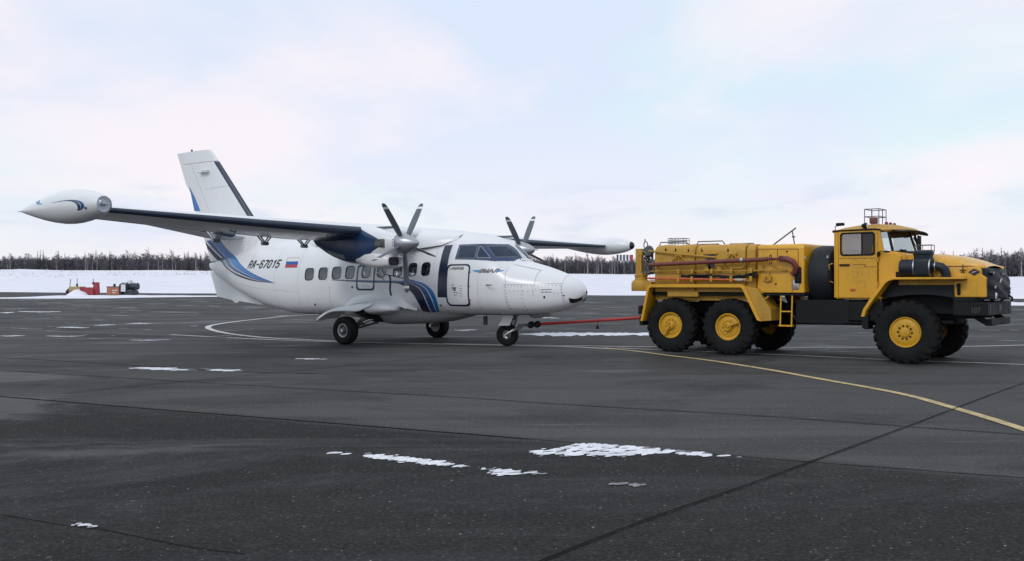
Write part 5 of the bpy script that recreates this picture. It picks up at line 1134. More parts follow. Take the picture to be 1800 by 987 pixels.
q = MB(); q.tube([(-1.43, -1.04, 1.55), (-1.49, -1.08, 1.58), (-1.49, -1.08, 1.90), (-1.43, -1.04, 1.93)], .014, 6); part('grab_handle', q, M['yellow2'])
# bonnet
def hood_ring(s_, zt, w, zs): return [Vector((-s_, -w-.02, zs-.20)), Vector((-s_, -w, zs)), Vector((-s_, -w+.015, zs+.05)), Vector((-s_, -w*.86, zt-.075)), Vector((-s_, -w*.72, zt-.02)), Vector((-s_, -w*.4, zt)), Vector((-s_, 0, zt+.01)), Vector((-s_, w*.4, zt)), Vector((-s_, w*.72, zt-.02)), Vector((-s_, w*.86, zt-.075)), Vector((-s_, w-.015, zs+.05)), Vector((-s_, w, zs)), Vector((-s_, w+.02, zs-.20))]
HD = [(.20, 2.09, .90, 1.86), (-.2, 2.10, .90, 1.86), (-.5, 2.08, .90, 1.855), (-.8, 2.035, .90, 1.85), (-1.05, 1.965, .89, 1.845), (-1.22, 1.895, .87, 1.82), (-1.29, 1.85, .85, 1.80)]
q = MB(); q.loft([hood_ring(*h) for h in HD], closed=False); hood = part('bonnet', q, M['yellow'], 50)
q = MB()
for sd in (-1, 1): q.tube([(-h[0], sd*(h[2]+.004), h[3]-.004) for h in HD], .008, 5)
part('bonnet_gap', q, M['oxide'], parent=hood)
q = MB()
for sd in (-1, 1): q.bx(-.20, 1.0, sd*.915, sd*.80, 1.50, 1.665)
part('bonnet_side', q, M['yellow2'], 30)
# nose panels beside the grille
for sd in (-1, 1):
    q = MB(); q.prism([(.80, 1.27), (.78, 1.575), (1.0, 1.595), (1.0, 1.66), (1.01, 1.835), (1.22, 1.82), (1.255, 1.79), (1.26, 1.68), (1.33, 1.64), (1.335, 1.27)], sd*.935, sd*.60); np_ = part('nose_panel', q, M['yellow'], 30, .02)
    q = MB(); q.rbox((.875, sd*.945, 1.42), (.06, .05, .22), .022); q.lathe([(-.0, .035), (-sd*-.03, .03), (-sd*-.035, 0)], (.87, sd*.955, 1.49), 'y', 10); part('side_lamp', q, M['chassis'], 40, parent=np_)
    q = MB(); q.lathe([(0, .022), (sd*.012, .02), (sd*.016, 0)], (.868, sd*.972, 1.49), 'y', 10); part('side_lamp_lens', q, M['lamp_white'], 40, parent=np_)
    q = MB()
    for a, b in (((.93, 1.575), (.93, 1.29)), ((1.05, 1.60), (1.17, 1.575)), ((1.17, 1.575), (1.17, 1.31))): q.tube([(a[0], sd*.932, a[1]), (b[0], sd*.932, b[1])], .004, 4)
    part('pressed_line', q, M['oxide'], parent=np_)
# diamond badges on the nose
for cx_b, cy_b in ((1.135, -.936),):
    q = MB(); q.prism([(cx_b-.105, 1.735), (cx_b, 1.80), (cx_b+.105, 1.735), (cx_b, 1.668)], cy_b+.02, cy_b-.006); bd = part('badge', q, M['lettering'], 0); q = MB()
    q.prism([(cx_b-.055, 1.728), (cx_b+.0, 1.752), (cx_b+.055, 1.752), (cx_b+.0, 1.728)], cy_b-.007, cy_b-.011); q.prism([(cx_b-.055, 1.716), (cx_b, 1.74), (cx_b+.02, 1.74), (cx_b-.03, 1.716)], cy_b-.008, cy_b-.012); part('badge_mark', q, M['metal'], 0, parent=bd)
q = MB(); q.tube([(.94, -.918, 1.88), (.94, -.925, 1.86), (.94, -.925, 1.73)], .008, 5); q.box((.94, -.925, 1.775), (.11, .012, .014)); q.box((.94, -.925, 1.735), (.07, .012, .012)); part('latch_mark', q, M['chassis'], parent=hood)
# quilted radiator cover, folded and tied
q = MB(); gq = random.Random(4); rings = []; NYq, NZq = 15, 13
for i in range(NZq):
    z = 1.24+(1.80-1.24)*i/(NZq-1); ring = []
    for j in range(NYq):
        t = -1+2*j/(NYq-1); y = t*.86; bulge = 1.31+.11*(1-t**4)+.014*sin(i*1.3+j*.9)+gq.uniform(-.010, .010)-.10*max(0, i/(NZq-1)-.55)+.05*(1-abs(i/(NZq-1)-.35))
        ring.append(Vector((bulge, y, z+gq.uniform(-.01, .01))))
    rings.append(ring)
q.loft(rings, closed=False); q.loft([[r[0] for r in rings], [Vector((1.22, -.92, r[0].z)) for r in rings]], closed=False); q.loft([[r[-1] for r in rings], [Vector((1.22, .92, r[0].z)) for r in rings]], closed=False); q.loft([[Vector((1.16, p.y, p.z+.02)) for p in rings[-1]], rings[-1]], closed=False); q.bx(1.18, 1.28, -.88, .88, 1.26, 1.80)
cov = part('radiator_cover', q, M['cover'], 50)
q = MB(); q.box((1.475, -.42, 1.58), (.02, .16, .012), Matrix.Rotation(.5, 3, 'X')); q.box((1.44, -.7, 1.46), (.02, .05, .05)); q.box((1.44, -.05, 1.70), (.012, .10, .016)); q.box((1.44, .06, 1.71), (.012, .08, .016)); part('cover_strap', q, M['tarp'], 0, parent=cov)
q = MB(); q.prism([(-.83, 1.72), (-.74, 1.76), (-.65, 1.72), (-.74, 1.68)], 1.36, 1.415, plane='yz'); q2 = part('badge', q, M['lettering'], 0); q = MB(); q.box((1.418, -.74, 1.72), (.006, .10, .016), Matrix.Rotation(.3, 3, 'X')); part('badge_mark', q, M['metal'], 0, parent=q2)
for sd in (-1, 1):
    q = MB(); q.rbox((1.37, sd*.60, 1.30), (.12, .22, .16), .03); hl = part('headlamp', q, M['chassis']); q = MB(); q.rbox((1.432, sd*.60, 1.30), (.01, .16, .11), .004); part('headlamp_lens', q, M['lamp_white'], parent=hl)
# bumper, tow hooks, under-run bar
q = MB(); q.prism([(1.38, -1.02), (1.02, -1.06), (.80, -1.06), (.80, -.98), (1.0, -.96), (1.28, -.90), (1.28, .90), (1.0, .96), (.80, .98), (.80, 1.06), (1.02, 1.06), (1.38, 1.02)], .935, 1.18, plane='xy'); bump = part('bumper', q, M['chassis'], 30, .015)
q = MB(); q.prism([(1.02, -1.055), (.92, -1.05), (.80, -1.05), (.86, -.80), (1.28, -.80)], 1.18, 1.27, plane='xy'); part('bumper_top', q, M['chassis'], 30, .012, parent=bump)
for y, w_, z0_, z1_ in ((-.86, .05, .97, 1.15), (.86, .05, .97, 1.15), (0, .12, 1.0, 1.13)): q = MB(); q.bx(1.376, 1.386, y-w_, y+w_, z0_, z1_); part('bumper_slot', q, M['seal'], 0, parent=bump)
text_obj('lettering', '107', M['number'], bump, lambda u, v: Vector((1.10+u, -1.066+(.08+u)*.111, .985+v)), .145, 0, .72, .003)
for sd in (-1, 1):
    q = MB(); q.tube([(1.30, sd*.45, 1.18), (1.36, sd*.45, 1.24), (1.45, sd*.45, 1.29), (1.50, sd*.45, 1.25), (1.49, sd*.45, 1.19)], .022, 8); part('tow_hook', q, M['chassis'])
q = MB(); q.prism([(1.0, .935), (1.22, .935), (1.40, .78), (1.40, .75), (1.30, .75)], -.80, -.74); q.prism([(1.0, .935), (1.22, .935), (1.40, .78), (1.40, .75), (1.30, .75)], .74, .80); q.bx(1.30, 1.40, -.80, .80, .75, .87); part('underrun_bar', q, M['chassis'], 30, .008)
# front wings (fenders)
for sd in (-1, 1):
    FPp = [(-.83, .88), (-.79, 1.02), (-.66, 1.23), (-.50, 1.45), (-.42, 1.56), (-.33, 1.62), (-.22, 1.645), (.30, 1.645), (1.02, 1.635)]; ins = [(-.76, .88), (-.73, 1.0), (-.60, 1.20), (-.44, 1.42), (-.37, 1.52), (-.30, 1.575), (-.20, 1.60), (.30, 1.60), (1.02, 1.605)]
    q = MB(); rings = []
    for (a, b), (c, d_) in zip(FPp, ins): rings.append([Vector((a, sd*1.20, b)), Vector((c, sd*1.20, d_)), Vector((c, sd*1.17, d_)), Vector((a+.02 if False else c, sd*.70, d_)), Vector((a, sd*.70, b))])
    q.loft(rings); fw = part('front_fender', q, M['yellow'], 35, .012)
    q = MB(); q.prism([(-.40, 1.50), (-.30, 1.575), (-.20, 1.597), (.80, 1.60), (.80, 1.25), (.55, 1.30), (.3, 1.32), (0, 1.31), (-.4, 1.26), (-.60, 1.19)], sd*.90, sd*.87); part('fender_liner', q, M['cover'], 30, parent=fw)
    q = MB(); q.bx(-.62, .95, sd*.60, sd*.56, .95, 1.60); part('wheel_well', q, M['chassis'], 0, parent=fw)
    q = MB(); q.bx(-.81, -.70, sd*1.17, sd*.90, .66, .90); part('mud_flap', q, M['chassis'], 0, parent=fw)
# air filter on the near fender
q = MB(); q.lathe([(-.13, 0), (-.13, .14), (-.11, .160), (.115, .160), (.13, .14), (.13, 0)], (.005, -1.05, 1.825), 'x', 24); af = part('air_filter', q, M['plastic'], 40)
q = MB(); q.rbox((.285, -1.05, 1.83), (.30, .34, .36), .07, 4); q.lathe([(1.95, .17), (2.06, .17), (2.075, .185), (2.12, .185), (2.14, .16), (2.145, 0)], (.285, -1.04, 0), 'z', 24); part('filter_body', q, M['plastic'], 40, parent=af)
q = MB(); q.tube([(.43, -1.05, 1.85), (.52, -1.05, 1.85), (.60, -1.045, 1.83), (.655, -1.04, 1.78), (.675, -1.03, 1.71), (.68, -1.03, 1.64)], [.085, .085, .085, .085, .083, .08], 14); part('intake_elbow', q, M['plastic'], 50, parent=af)
q = MB()
for x in (.14, .43): q.lathe([(-.012, .192 if x > .4 else .166), (.012, .192 if x > .4 else .166)], (x, -1.05, 1.83), 'x', 24)
q.lathe([(-.01, .090), (.01, .090)], (.50, -1.05, 1.85), 'x', 16); part('clamp_band', q, M['metal'], parent=af)
q = MB()
for z in (2.15, 2.25): q.tube([(.14, -1.07, z), (.43, -1.07, z), (.43, -.85, z), (.14, -.85, z)], .007, 5, closed=True)
for x, y in ((.14, -1.07), (.28, -1.07), (.43, -1.07), (.43, -.85), (.14, -.85)): q.tube([(x, y, 2.12), (x, y, 2.25)], .007, 5)
part('filter_guard', q, M['steel'], parent=af)
q = MB(); q.rbox((-.16, -1.05, 1.70), (.10, .06, .11), .015); part('horn_box', q, M['chassis'])
# spare wheel upright behind the cab under its cover
sp = bpy.data.objects.new('spare_wheel', tyme.copy()); sp.data.materials[0] = M['cover']; COL.objects.link(sp); sp.parent = truck; sp.location = (-1.70, -.54, 1.68); sp.rotation_euler = (0, 0, pi/2)
q = MB(); q.lathe([(-.235, 0), (-.235, .53), (-.20, .60), (-.1, .625), (.1, .63), (.20, .60), (.235, .50), (.235, 0)], (0, 0, 0), 'x', 36); cvr = part('spare_cover', q, M['cover'], 40, parent=sp); cvr.rotation_euler = (0, 0, pi/2); cvr.location = (0, 0, 0)
q = MB(); q.bx(-1.97, -1.94, -.98, .98, 1.05, 1.35); q.bx(-1.96, -1.44, -.1, .1, 1.02, 1.08)
part('spare_carrier', q, M['chassis']); q = MB(); q.box((-1.965, -1.09, 2.06), (.03, .03, .05)); q.box((-1.50, -1.12, 2.06), (.03, .03, .05)); part('carrier_clip', q, M['metal'], 0)
q = MB(); gq = random.Random(8); q.loft([[Vector((-2.0+.46*(k/8), -.35+1.3*j/10, 2.34-.05*(k/8)-.06*abs(sin(j*1.1+k*.4))-(.10 if j in (0, 10) else 0))) for j in range(11)] for k in range(9)], closed=False); q.loft([[Vector((-1.99, -.40+1.3*j/10, z)) for j in range(11)] for z in (2.28, 1.9, 1.5, 1.3)], closed=False); part('tarpaulin', q, M['tarp'], 60)
# body: front cabinet and long insulated tank casing
def body_ring(s_, W, zb, zt, r, n=6):
    out = [Vector((-s_, -W, zb))]
    for k in range(n+1): a = pi-(pi/2)*k/n; out.append(Vector((-s_, -W+r+r*cos(a), zt-r+r*sin(a))))
    for k in range(n+1): a = pi/2-(pi/2)*k/n; out.append(Vector((-s_, W-r+r*cos(a), zt-r+r*sin(a))))
    out.append(Vector((-s_, W, zb))); return out
def casing(name, s0, s1, W, zb, zt, r, mat, sag=0):
    q = MB(); k = .05; q.loft([body_ring(s0, W-k, zb+.01, zt-k, r), body_ring(s0+.015, W-.015, zb, zt-.015, r), body_ring(s0+k, W, zb, zt, r)]+[body_ring(lerp(s0+k, s1-k, t/6), W, zb, zt+sag*sin(t*1.7), r) for t in range(1, 6)]+[body_ring(s1-k, W, zb, zt, r), body_ring(s1-.015, W-.015, zb, zt-.015, r), body_ring(s1, W-k, zb+.01, zt-k, r)])
    return part(name, q, mat, 35)
cabt = casing('front_cabinet', 1.99, 3.02, 1.08, 1.345, 2.345, .10, M['yellow'])
t1_ = casing('tank_casing', 3.05, 3.27, 1.06, 1.35, 2.37, .16, M['yellow2']); t2_ = casing('tank_casing', 3.28, 4.46, 1.06, 1.35, 2.385, .17, M['yellow2'], .01); t3_ = casing('tank_casing', 4.47, 5.50, 1.06, 1.35, 2.40, .17, M['yellow2'], .01)
q = MB()
for a, b in (((-3.0, 2.255), (-2.12, 2.235)), ((-2.56, 2.245), (-2.56, 1.98)), ((-2.12, 2.235), (-2.12, 1.95)), ((-2.25, 1.35), (-2.25, 1.62)), ((-3.0, 2.255), (-3.0, 1.99))): q.tube([(a[0], -1.083, a[1]), (b[0], -1.083, b[1])], .006, 4)
part('door_gap', q, M['oxide'], parent=cabt)
q = MB(); q.rbox((-2.17, -1.085, 1.50), (.13, .012, .19), .004); part('data_plate', q, M['metal'], parent=cabt)
q = MB(); q.lathe([(0, .02), (-.012, .018), (-.014, 0)], (-2.36, -1.082, 2.19), 'y', 8); q.lathe([(0, .02), (-.012, .018), (-.014, 0)], (-2.60, -1.082, 1.52), 'y', 8); part('lock', q, M['chassis'], parent=cabt)
q = MB()
for s_ in (2.82, 2.70): q.rbox((-s_, -1.12, 1.63), (.045, .07, .10), .01)
q.bx(-2.84, -2.68, -1.14, -1.09, 1.575, 1.60); q.tube([(-2.73, -1.12, 1.60), (-2.73, -1.12, 1.78)], .012, 5); part('hose_bracket', q, M['yellow2'], parent=cabt)
q = MB(); q.rbox((-2.12, -1.10, 1.70), (.14, .06, .34), .03); part('hose_outlet', q, M['chassis'], parent=cabt)
q = MB(); q.bx(-5.60, -1.97, -1.02, 1.02, 1.27, 1.345); q.bx(-2.95, -1.95, -1.18, 1.18, 1.285, 1.32); part('body_floor', q, M['chassis'], 0, .006)
for s_, z_ in ((4.95, 2.28), (4.63, 2.26), (4.30, 2.25), (3.68, 2.24), (5.2, 2.29)): q = MB(); q.rbox((-s_, -1.05, z_), (.03, .04, .05), .008); q.tube([(-s_+.02, -1.05, z_-.02), (-s_, -1.075, z_+.06), (-s_-.02, -1.05, z_-.02)], .006, 4); part('casing_hook', q, M['chassis'])
# top rails, small guard cage, folded antenna frame
q = MB()
for a, b, z in ((5.50, 4.78, 2.40), (4.55, 3.90, 2.39)): q.tube([(-a, -.80, z), (-a+.02, -.80, z+.075), (-b-.04, -.80, z+.075), (-b+.02, -.80, z)], .014, 6); q.tube([(-a, .80, z), (-a+.02, .80, z+.075), (-b-.04, .80, z+.075), (-b+.02, .80, z)], .014, 6)
part('roof_rail', q, M['steel'])
q = MB()
for z in (2.47, 2.53, 2.58): q.tube([(-5.54, -.35, z), (-5.44, -.45, z), (-5.22, -.45, z), (-5.14, -.35, z), (-5.14, -.05, z), (-5.54, -.05, z)], .006, 4, closed=True)
for x, y in ((-5.54, -.35), (-5.44, -.45), (-5.37, -.45), (-5.29, -.45), (-5.22, -.45), (-5.14, -.35), (-5.14, -.05), (-5.54, -.05), (-5.14, -.2), (-5.54, -.2)): q.tube([(x, y, 2.38), (x, y, 2.58)], .006, 4)
part('hatch_cage', q, M['steel'])
q = MB(); q.tube([(-3.16, -.05, 2.33), (-2.58, -.05, 2.73)], .016, 6); q.tube([(-2.66, -.05, 2.67), (-2.60, -.05, 2.32)], .013, 6); q.box((-2.63, -.05, 2.54), (.07, .02, .03)); q.lathe([(-.008, .04), (.008, .04)], (-2.85, -.05, 2.38), 'y', 12); part('folded_aerial', q, M['steel'])
# oxide-red boom pipe with its fittings
q = MB(); q.tube([(-5.53, -1.22, 1.955), (-2.72, -1.22, 2.035)], .047, 14); boom = part('boom_pipe', q, M['oxide'], 50)
q = MB(); q.tube([(-2.72, -1.22, 2.035), (-2.45, -1.22, 2.04)], .03, 10); q.tube([(-2.45, -1.22, 2.04), (-2.30, -1.22, 2.03), (-2.18, -1.20, 1.97), (-2.13, -1.17, 1.87), (-2.16, -1.15, 1.77), (-2.22, -1.14, 1.72)], .062, 12); part('boom_elbow', q, M['oxide'], 50, parent=boom)
q = MB(); q.lathe([(-.03, .056), (.03, .056)], (-3.28, -1.22, 2.02), 'x', 14); part('boom_clamp', q, M['metal'], 50, parent=boom)
q = MB()
for x, rz_, cx_o in ((-2.62, .095, 0), (-2.40, .06, .01)): q.tube([(x+.045*cos(t)*(.6 if rz_ > .08 else 1.2), -1.29, 2.03+rz_*sin(t)) for t in [2*pi*k/16 for k in range(16)]], .011, 6, closed=True)
part('grip_ring', q, M['oxide'], 50, parent=boom)
q = MB(); q.tube([(-5.60, -1.20, 1.655), (-3.25, -1.20, 1.605)], .021, 8); lance = part('lance', q, M['orange'], 50); q = MB(); q.tube([(-3.45, -1.20, 1.61), (-3.36, -1.20, 1.607), (-3.22, -1.20, 1.603)], [.024, .036, .012], 8); part('lance_tip', q, M['tarp'], 50, parent=lance)
gq = random.Random(2)
for k in range(4):
    q = MB(); pts = []
    for i in range(19): t = i/18; pts.append((-4.75+1.78*t, -1.14-.02*(k % 2), 1.70+.035*sin(t*9+k*1.6)+.018*(k-1.5)+.02*gq.uniform(-1, 1)-.05*sin(t*pi)))
    q.tube(pts, .022, 6); part('black_hose', q, M['cover'], 60)
q = MB()                                                     # pipe rack along the side
for z, y in ((1.80, -1.14), (1.625, -1.16), (1.585, -1.16)): q.tube([(-5.55, y, z+.012), (-2.35 if z > 1.7 else -3.06, y, z)], .014, 6)
for s_ in (4.80, 4.47, 4.0, 3.54, 3.09): q.rbox((-s_, -1.19, 1.80), (.055, .05, .10), .01); q.rbox((-s_, -1.21, 1.625), (.055, .05, .12), .01); q.tube([(-s_, -1.10, 1.57), (-s_, -1.10, 1.85)], .012, 5)
for s_ in (5.25, 5.0): q.tube([(-s_, -1.18, 1.575), (-s_, -1.18, 1.68)], .012, 5)
part('pipe_rack', q, M['yellow2'], 40, .0)
q = MB()
for s_ in (4.84, 3.56): 
    q.tube([(-s_-.22, -1.10, 2.0), (-s_, -1.12, 2.17), (-s_+.22, -1.10, 2.0)], .016, 6); q.tube([(-s_, -1.11, 2.16), (-s_, -1.11, 1.95)], .013, 5); q.rbox((-s_, -1.10, 2.17), (.20, .05, .06), .012)
q.tube([(-5.62, -1.10, 2.28), (-4.95, -1.12, 2.20), (-3.95, -1.12, 2.10)], .020, 6)
for s_ in (5.35, 4.15, 3.85, 2.9): q.prism([(-s_-.07, 1.80), (-s_+.07, 1.80), (-s_+.015, 1.93), (-s_-.015, 1.93)], -1.15, -1.13)
q.tube([(-3.75, -1.12, 1.98), (-3.58, -1.12, 1.86), (-3.35, -1.12, 1.86), (-3.15, -1.12, 1.98)], .016, 6); q.tube([(-2.75, -1.13, 1.96), (-2.5, -1.13, 1.84), (-2.32, -1.14, 1.82), (-2.22, -1.16, 1.72)], .014, 6)
part('boom_support', q, M['yellow2'], 40)
q = MB(); q.bx(-4.18, -4.0, -1.075, -1.05, 1.86, 2.16); part('inspection_opening', q, M['dark_glass'], 0)
q = MB(); q.bx(-4.26, -3.92, -1.11, -1.05, 2.17, 2.20); part('opening_hood', q, M['yellow2'], 0)
# rear column and its reservoir
q = MB(); q.bx(-6.04, -5.90, -.98, -.84, 1.72, 2.34); q.rbox((-5.90, -.91, 2.24), (.10, .16, .12), .02); q.tube([(-5.88, -1.0, 2.20), (-5.88, -1.0, 1.80)], .025, 8); q.bx(-5.98, -5.72, -.99, -.84, 1.73, 1.80); col_ = part('rear_column', q, M['yellow2'], 30, .012)
q = MB(); q.lathe([(1.36, 0), (1.36, .215), (1.38, .225), (1.55, .225), (1.60, .19), (1.62, .145), (1.70, .145), (1.715, .16), (1.735, .16), (1.735, 0)], (-5.96, -.86, 0), 'z', 24); q.bx(-5.95, -5.62, -1.0, -.70, 1.37, 1.58); part('reservoir', q, M['yellow2'], 35, parent=col_)
q = MB(); gq = random.Random(12)
for k in range(9):
    y = -.98+gq.uniform(-.05, .25); pts = [(-5.62-.26*gq.random(), y+gq.uniform(-.05, .05), 2.30-.50*i/5+gq.uniform(-.04, .04)) for i in range(6)]; q.tube(pts, gq.uniform(.012, .024), 6)
q.rbox((-5.72, -.9, 2.27), (.20, .16, .12), .04); q.lathe([(-.04, .11), (0, .13), (.04, .11)], (-5.68, -.98, 2.28), 'y', 14, caps=True); q.tube([(-5.90, -.9, 2.30), (-5.5, -1.0, 2.26)], .018, 6); q.rbox((-5.75, -.9, 1.78), (.22, .2, .07), .02)
part('valve_gear', q, M['steel'], 40); q = MB(); q.tube([(-5.80+.05*cos(t), -.92, 2.42+.085*sin(t)) for t in [2*pi*k/14 for k in range(14)]], .012, 6, closed=True); q.tube([(-5.82, -.92, 2.50), (-5.82, -.92, 2.56)], .014, 6); q.tube([(-5.78, -.92, 2.34), (-5.76, -.92, 2.28)], .014, 6); part('lifting_eye', q, M['steel'], 50)
# rear wings over the tandem wheels
for sd in (-1, 1):
    out = [(-5.76, .68), (-5.66, 1.10), (-5.58, 1.46), (-5.50, 1.515), (-3.30, 1.515), (-3.22, 1.47), (-2.86, .74)]; inn = [(-5.70, .68), (-5.605, 1.09), (-5.53, 1.42), (-5.48, 1.445), (-3.33, 1.445), (-3.28, 1.42), (-2.95, .76)]
    q = MB(); q.loft([[Vector((a, sd*1.24, b)), Vector((c, sd*1.24, d_)), Vector((c, sd*1.19, d_)), Vector((lerp(a, c, .3), sd*.66, lerp(b, d_, .3))), Vector((a, sd*.66, b))] for (a, b), (c, d_) in zip(out, inn)]); rf = part('rear_fender', q, M['yellow'], 30, .010)
    q = MB(); q.prism([(-3.22, 1.47), (-2.86, .74), (-2.64, .76), (-2.66, 1.0), (-2.95, 1.42)], sd*1.22, sd*.70); part('fender_apron', q, M['yellow2'], 20, .012, parent=rf)
    q = MB(); q.bx(-5.14, -4.38, sd*1.10, sd*.95, 1.24, 1.375); part('battery_box', q, M['yellow2'], 0, .012, parent=rf)
    q = MB(); q.bx(-5.56, -3.3, sd*.90, sd*.86, 1.16, 1.44); part('inner_panel', q, M['yellow2'], 0, parent=rf)
    q = MB(); q.bx(-5.80, -5.72, sd*1.20, sd*.78, .58, .80); part('mud_flap', q, M['chassis'], 0, parent=rf)
    q = MB(); q.rbox((-5.79, sd*1.16, .93), (.09, .12, .20), .02); tl_ = part('tail_lamp', q, M['chassis']); q = MB(); q.rbox((-5.838, sd*1.16, .95), (.012, .08, .06), .004); part('tail_lamp_lens', q, M['lamp_red'], parent=tl_)
    q = MB(); q.tube([(-2.72, sd*1.16, 1.27), (-2.90, sd*1.20, 1.10)], .018, 6); part('fender_stay', q, M['yellow2'], parent=rf)
    q = MB()
    for s_ in (2.455, 2.215): q.tube([(-s_, sd*1.16, 1.29), (-s_-.01, sd*1.18, .67)], .016, 6)
    ld = part('ladder', q, M['yellow']); q = MB(); q.tube([(-2.46, sd*1.17, .955), (-2.22, sd*1.17, .955)], .015, 6); part('rung', q, M['yellow'], parent=ld); q = MB(); q.box((-2.345, sd*1.17, .665), (.29, .09, .03)); part('rung', q, M['yellow'], 0, parent=ld)
q = MB(); q.bx(-5.98, -5.86, -.45, .45, .62, .84); q.rbox((-6.02, 0, .73), (.16, .18, .16), .03); part('tow_coupling', q, M['chassis'], 30, .01)

# ------------------------------------------------------------------ tow bar
def wpt(root, p): return root.matrix_world @ Vector(p)
bpy.context.view_layer.update()
a = wpt(plane, (-1.93, .10, .50)); a1 = wpt(plane, (-1.58, .0, .535)); b = wpt(truck, (-6.08, 0, .73)); d = (b-a1).normalized(); per = Vector((-d.y, d.x, 0)).normalized()
tb = empty('tow_bar', (a1.x, a1.y, 0)); O0 = Vector((a1.x, a1.y, 0))
def L(p): return p-O0
q = MB(); q.tube([L(a1+d*.10), L(b)], .036, 12); q.build('bar_tube', M['bar_red'], tb)
q = MB()
for sd in (-1, 1): q.tube([L(a1+d*.14), L(a1+per*sd*.14-d*.05), L(a1+per*sd*.16-d*.30)], .024, 8)
q.build('fork_head', M['steel'], tb)
for k, dd in enumerate((.0, .155)):
    w = MB()
    for sd in (-1, 1):
        c = L(a1+d*(.02+dd)+per*sd*(.13-.05*k)); rr = .085
        ring = [(0, .03), (.02, .035), (.025, rr*.9), (.05, rr), (.07, rr*.9), (.075, .03)]
        R3 = Matrix((per, d, Vector((0, 0, 1)))).transposed(); m2 = MB(); m2.lathe([(x_-.04, r_) for x_, r_ in ring], (0, 0, 0), 'x', 20); w.add([R3 @ Vector(v)+c for v in m2.v], m2.f)
    w.build('bar_wheel', M['rubber'], tb, 40)
pj = a1.lerp(b, .54); q = MB(); q.tube([L(pj), L(pj-Vector((0, 0, .13)))], .016, 6); q.build('jack_leg', M['bar_red'], tb); q = MB(); q.tube([L(pj-Vector((0, 0, .12))), L(pj-Vector((0, 0, .20)))], [.02, .05], 8); q.build('jack_foot', M['chassis'], tb)
tag(tb, 'red tow bar with small wheels joining the airplane nose gear to the truck', 'tow bar')

# ------------------------------------------------------------------ machinery parked on the far snow bank
DY = 118.0
def fx(u): return (u-900)/1613*DY
def fz(v, u=170): return CAM_H+(hor(u)-v)/1613*DY
def m10(x, y): return (90+x/10.0, 480+y/10.0)
def rel(root, x, y): u, v = m10(x, y); return (fx(u)-root.location.x, fz(v, u))
def polyp(root, pts, y0, y1): q = MB(); q.prism([rel(root, *p) for p in pts], y0, y1); return q
r1 = empty('snow_blower', (fx(147), DY, 0)); tag(r1, 'derelict red and ochre snow blower with upright chute on the far snow bank', 'snow blower')
polyp(r1, [(360, 375), (360, 240), (555, 240), (555, 375)], -.8, .8).build('engine_box', M['ochre'], r1, 0, .03)
polyp(r1, [(555, 255), (700, 255), (770, 290), (790, 390), (690, 385), (620, 350), (575, 310)], -.7, .7).build('hopper', M['old_red'], r1, 0, .02)
polyp(r1, [(765, 165), (828, 165), (842, 395), (790, 400), (772, 300)], -.35, .35).build('chute', M['old_red'], r1, 0, .03)
polyp(r1, [(380, 320), (440, 310), (500, 335), (500, 375), (380, 375)], -1.0, -.8).build('side_plate', M['old_red'], r1, 0)
q = MB(); x_, z_ = rel(r1, 320, 335); 
for dx, dz, rr in ((0, 0, .28), (.12, .22, .22), (.35, .02, .2)): q.lathe([(-.5, rr*.6), (-.45, rr), (-.3, rr), (-.25, rr*.6), (.25, rr*.6), (.3, rr), (.45, rr), (.5, rr*.6)], (x_+dx, 0, max(z_+dz, .3)), 'y', 16)
q.build('auger_drum', M['dark'], r1); q = MB(); x_, z_ = rel(r1, 455, 240); q.tube([(x_, 0, z_), (x_, 0, z_+.35)], .13, 8); q.tube([(x_, 0, z_+.3), (x_+.02, 0, z_+1.05)], .035, 6); q.build('exhaust_pipe', M['dark'], r1)
sn = MB(); g = random.Random(3); x_, z_ = rel(r1, 540, 390)
sn.loft([[Vector((x_+1.3*lerp(-1, 1, i/12), -1.2+2.0*j/8, -.05+.85*(max(0, 1-((i-6)/6.0)**2)*max(0, 1-((j-4)/4.0)**2))**.8*g.uniform(.75, 1.1))) for j in range(9)] for i in range(13)], closed=False); so_ = sn.build('snow_heap', M['snow'], None, 60); so_.location = (r1.location.x, r1.location.y-1.0, 0); tag(so_, 'ragged heap of snow drifted against the red snow blower', 'snow heap')
r2 = empty('tool_container', (fx(204), DY, 0)); tag(r2, 'small rust-orange container with a stove pipe on the far snow bank', 'container')
polyp(r2, [(1035, 385), (1035, 245), (1245, 245), (1245, 385)], -1, 1).build('box', M['rust'], r2, 0, .03); polyp(r2, [(1030, 248), (1030, 238), (1250, 238), (1250, 248)], -1.05, 1.05).build('lid', M['dark'], r2, 0)
q = MB(); x_, z_ = rel(r2, 1113, 240); q.tube([(x_, 0, z_), (x_, 0, z_+.35)], .15, 10); q.build('stove_pipe', M['dark'], r2)
polyp(r2, [(1110, 380), (1110, 275), (1116, 275), (1116, 380)], -1.02, -.99).build('door_edge', M['old_red'], r2, 0)
for (xa, xb, ya, yb) in ((1130, 1165, 300, 316), (1170, 1222, 298, 314), (1132, 1190, 340, 352)): polyp(r2, [(xa, yb), (xa+5, ya), (xb, ya), (xb-5, yb)], -1.03, -1.0).build('paint_mark', M['old_white'], r2, 0)
r3 = empty('parked_tractor', (fx(228), DY, 0)); tag(r3, 'dark tractor with white cab panel and wheel tubs beside the orange container', 'tractor')
polyp(r3, [(1250, 380), (1240, 210), (1270, 185), (1370, 185), (1370, 380)], -.9, .7).build('body', M['dark'], r3, 0, .05); polyp(r3, [(1278, 330), (1280, 205), (1358, 205), (1358, 330)], -.95, -.9).build('white_panel', M['old_white'], r3, 0, .02)
polyp(r3, [(1362, 190), (1362, 130), (1415, 130), (1415, 190)], -.3, .3).build('air_stack', M['old_white'], r3, 0, .03)
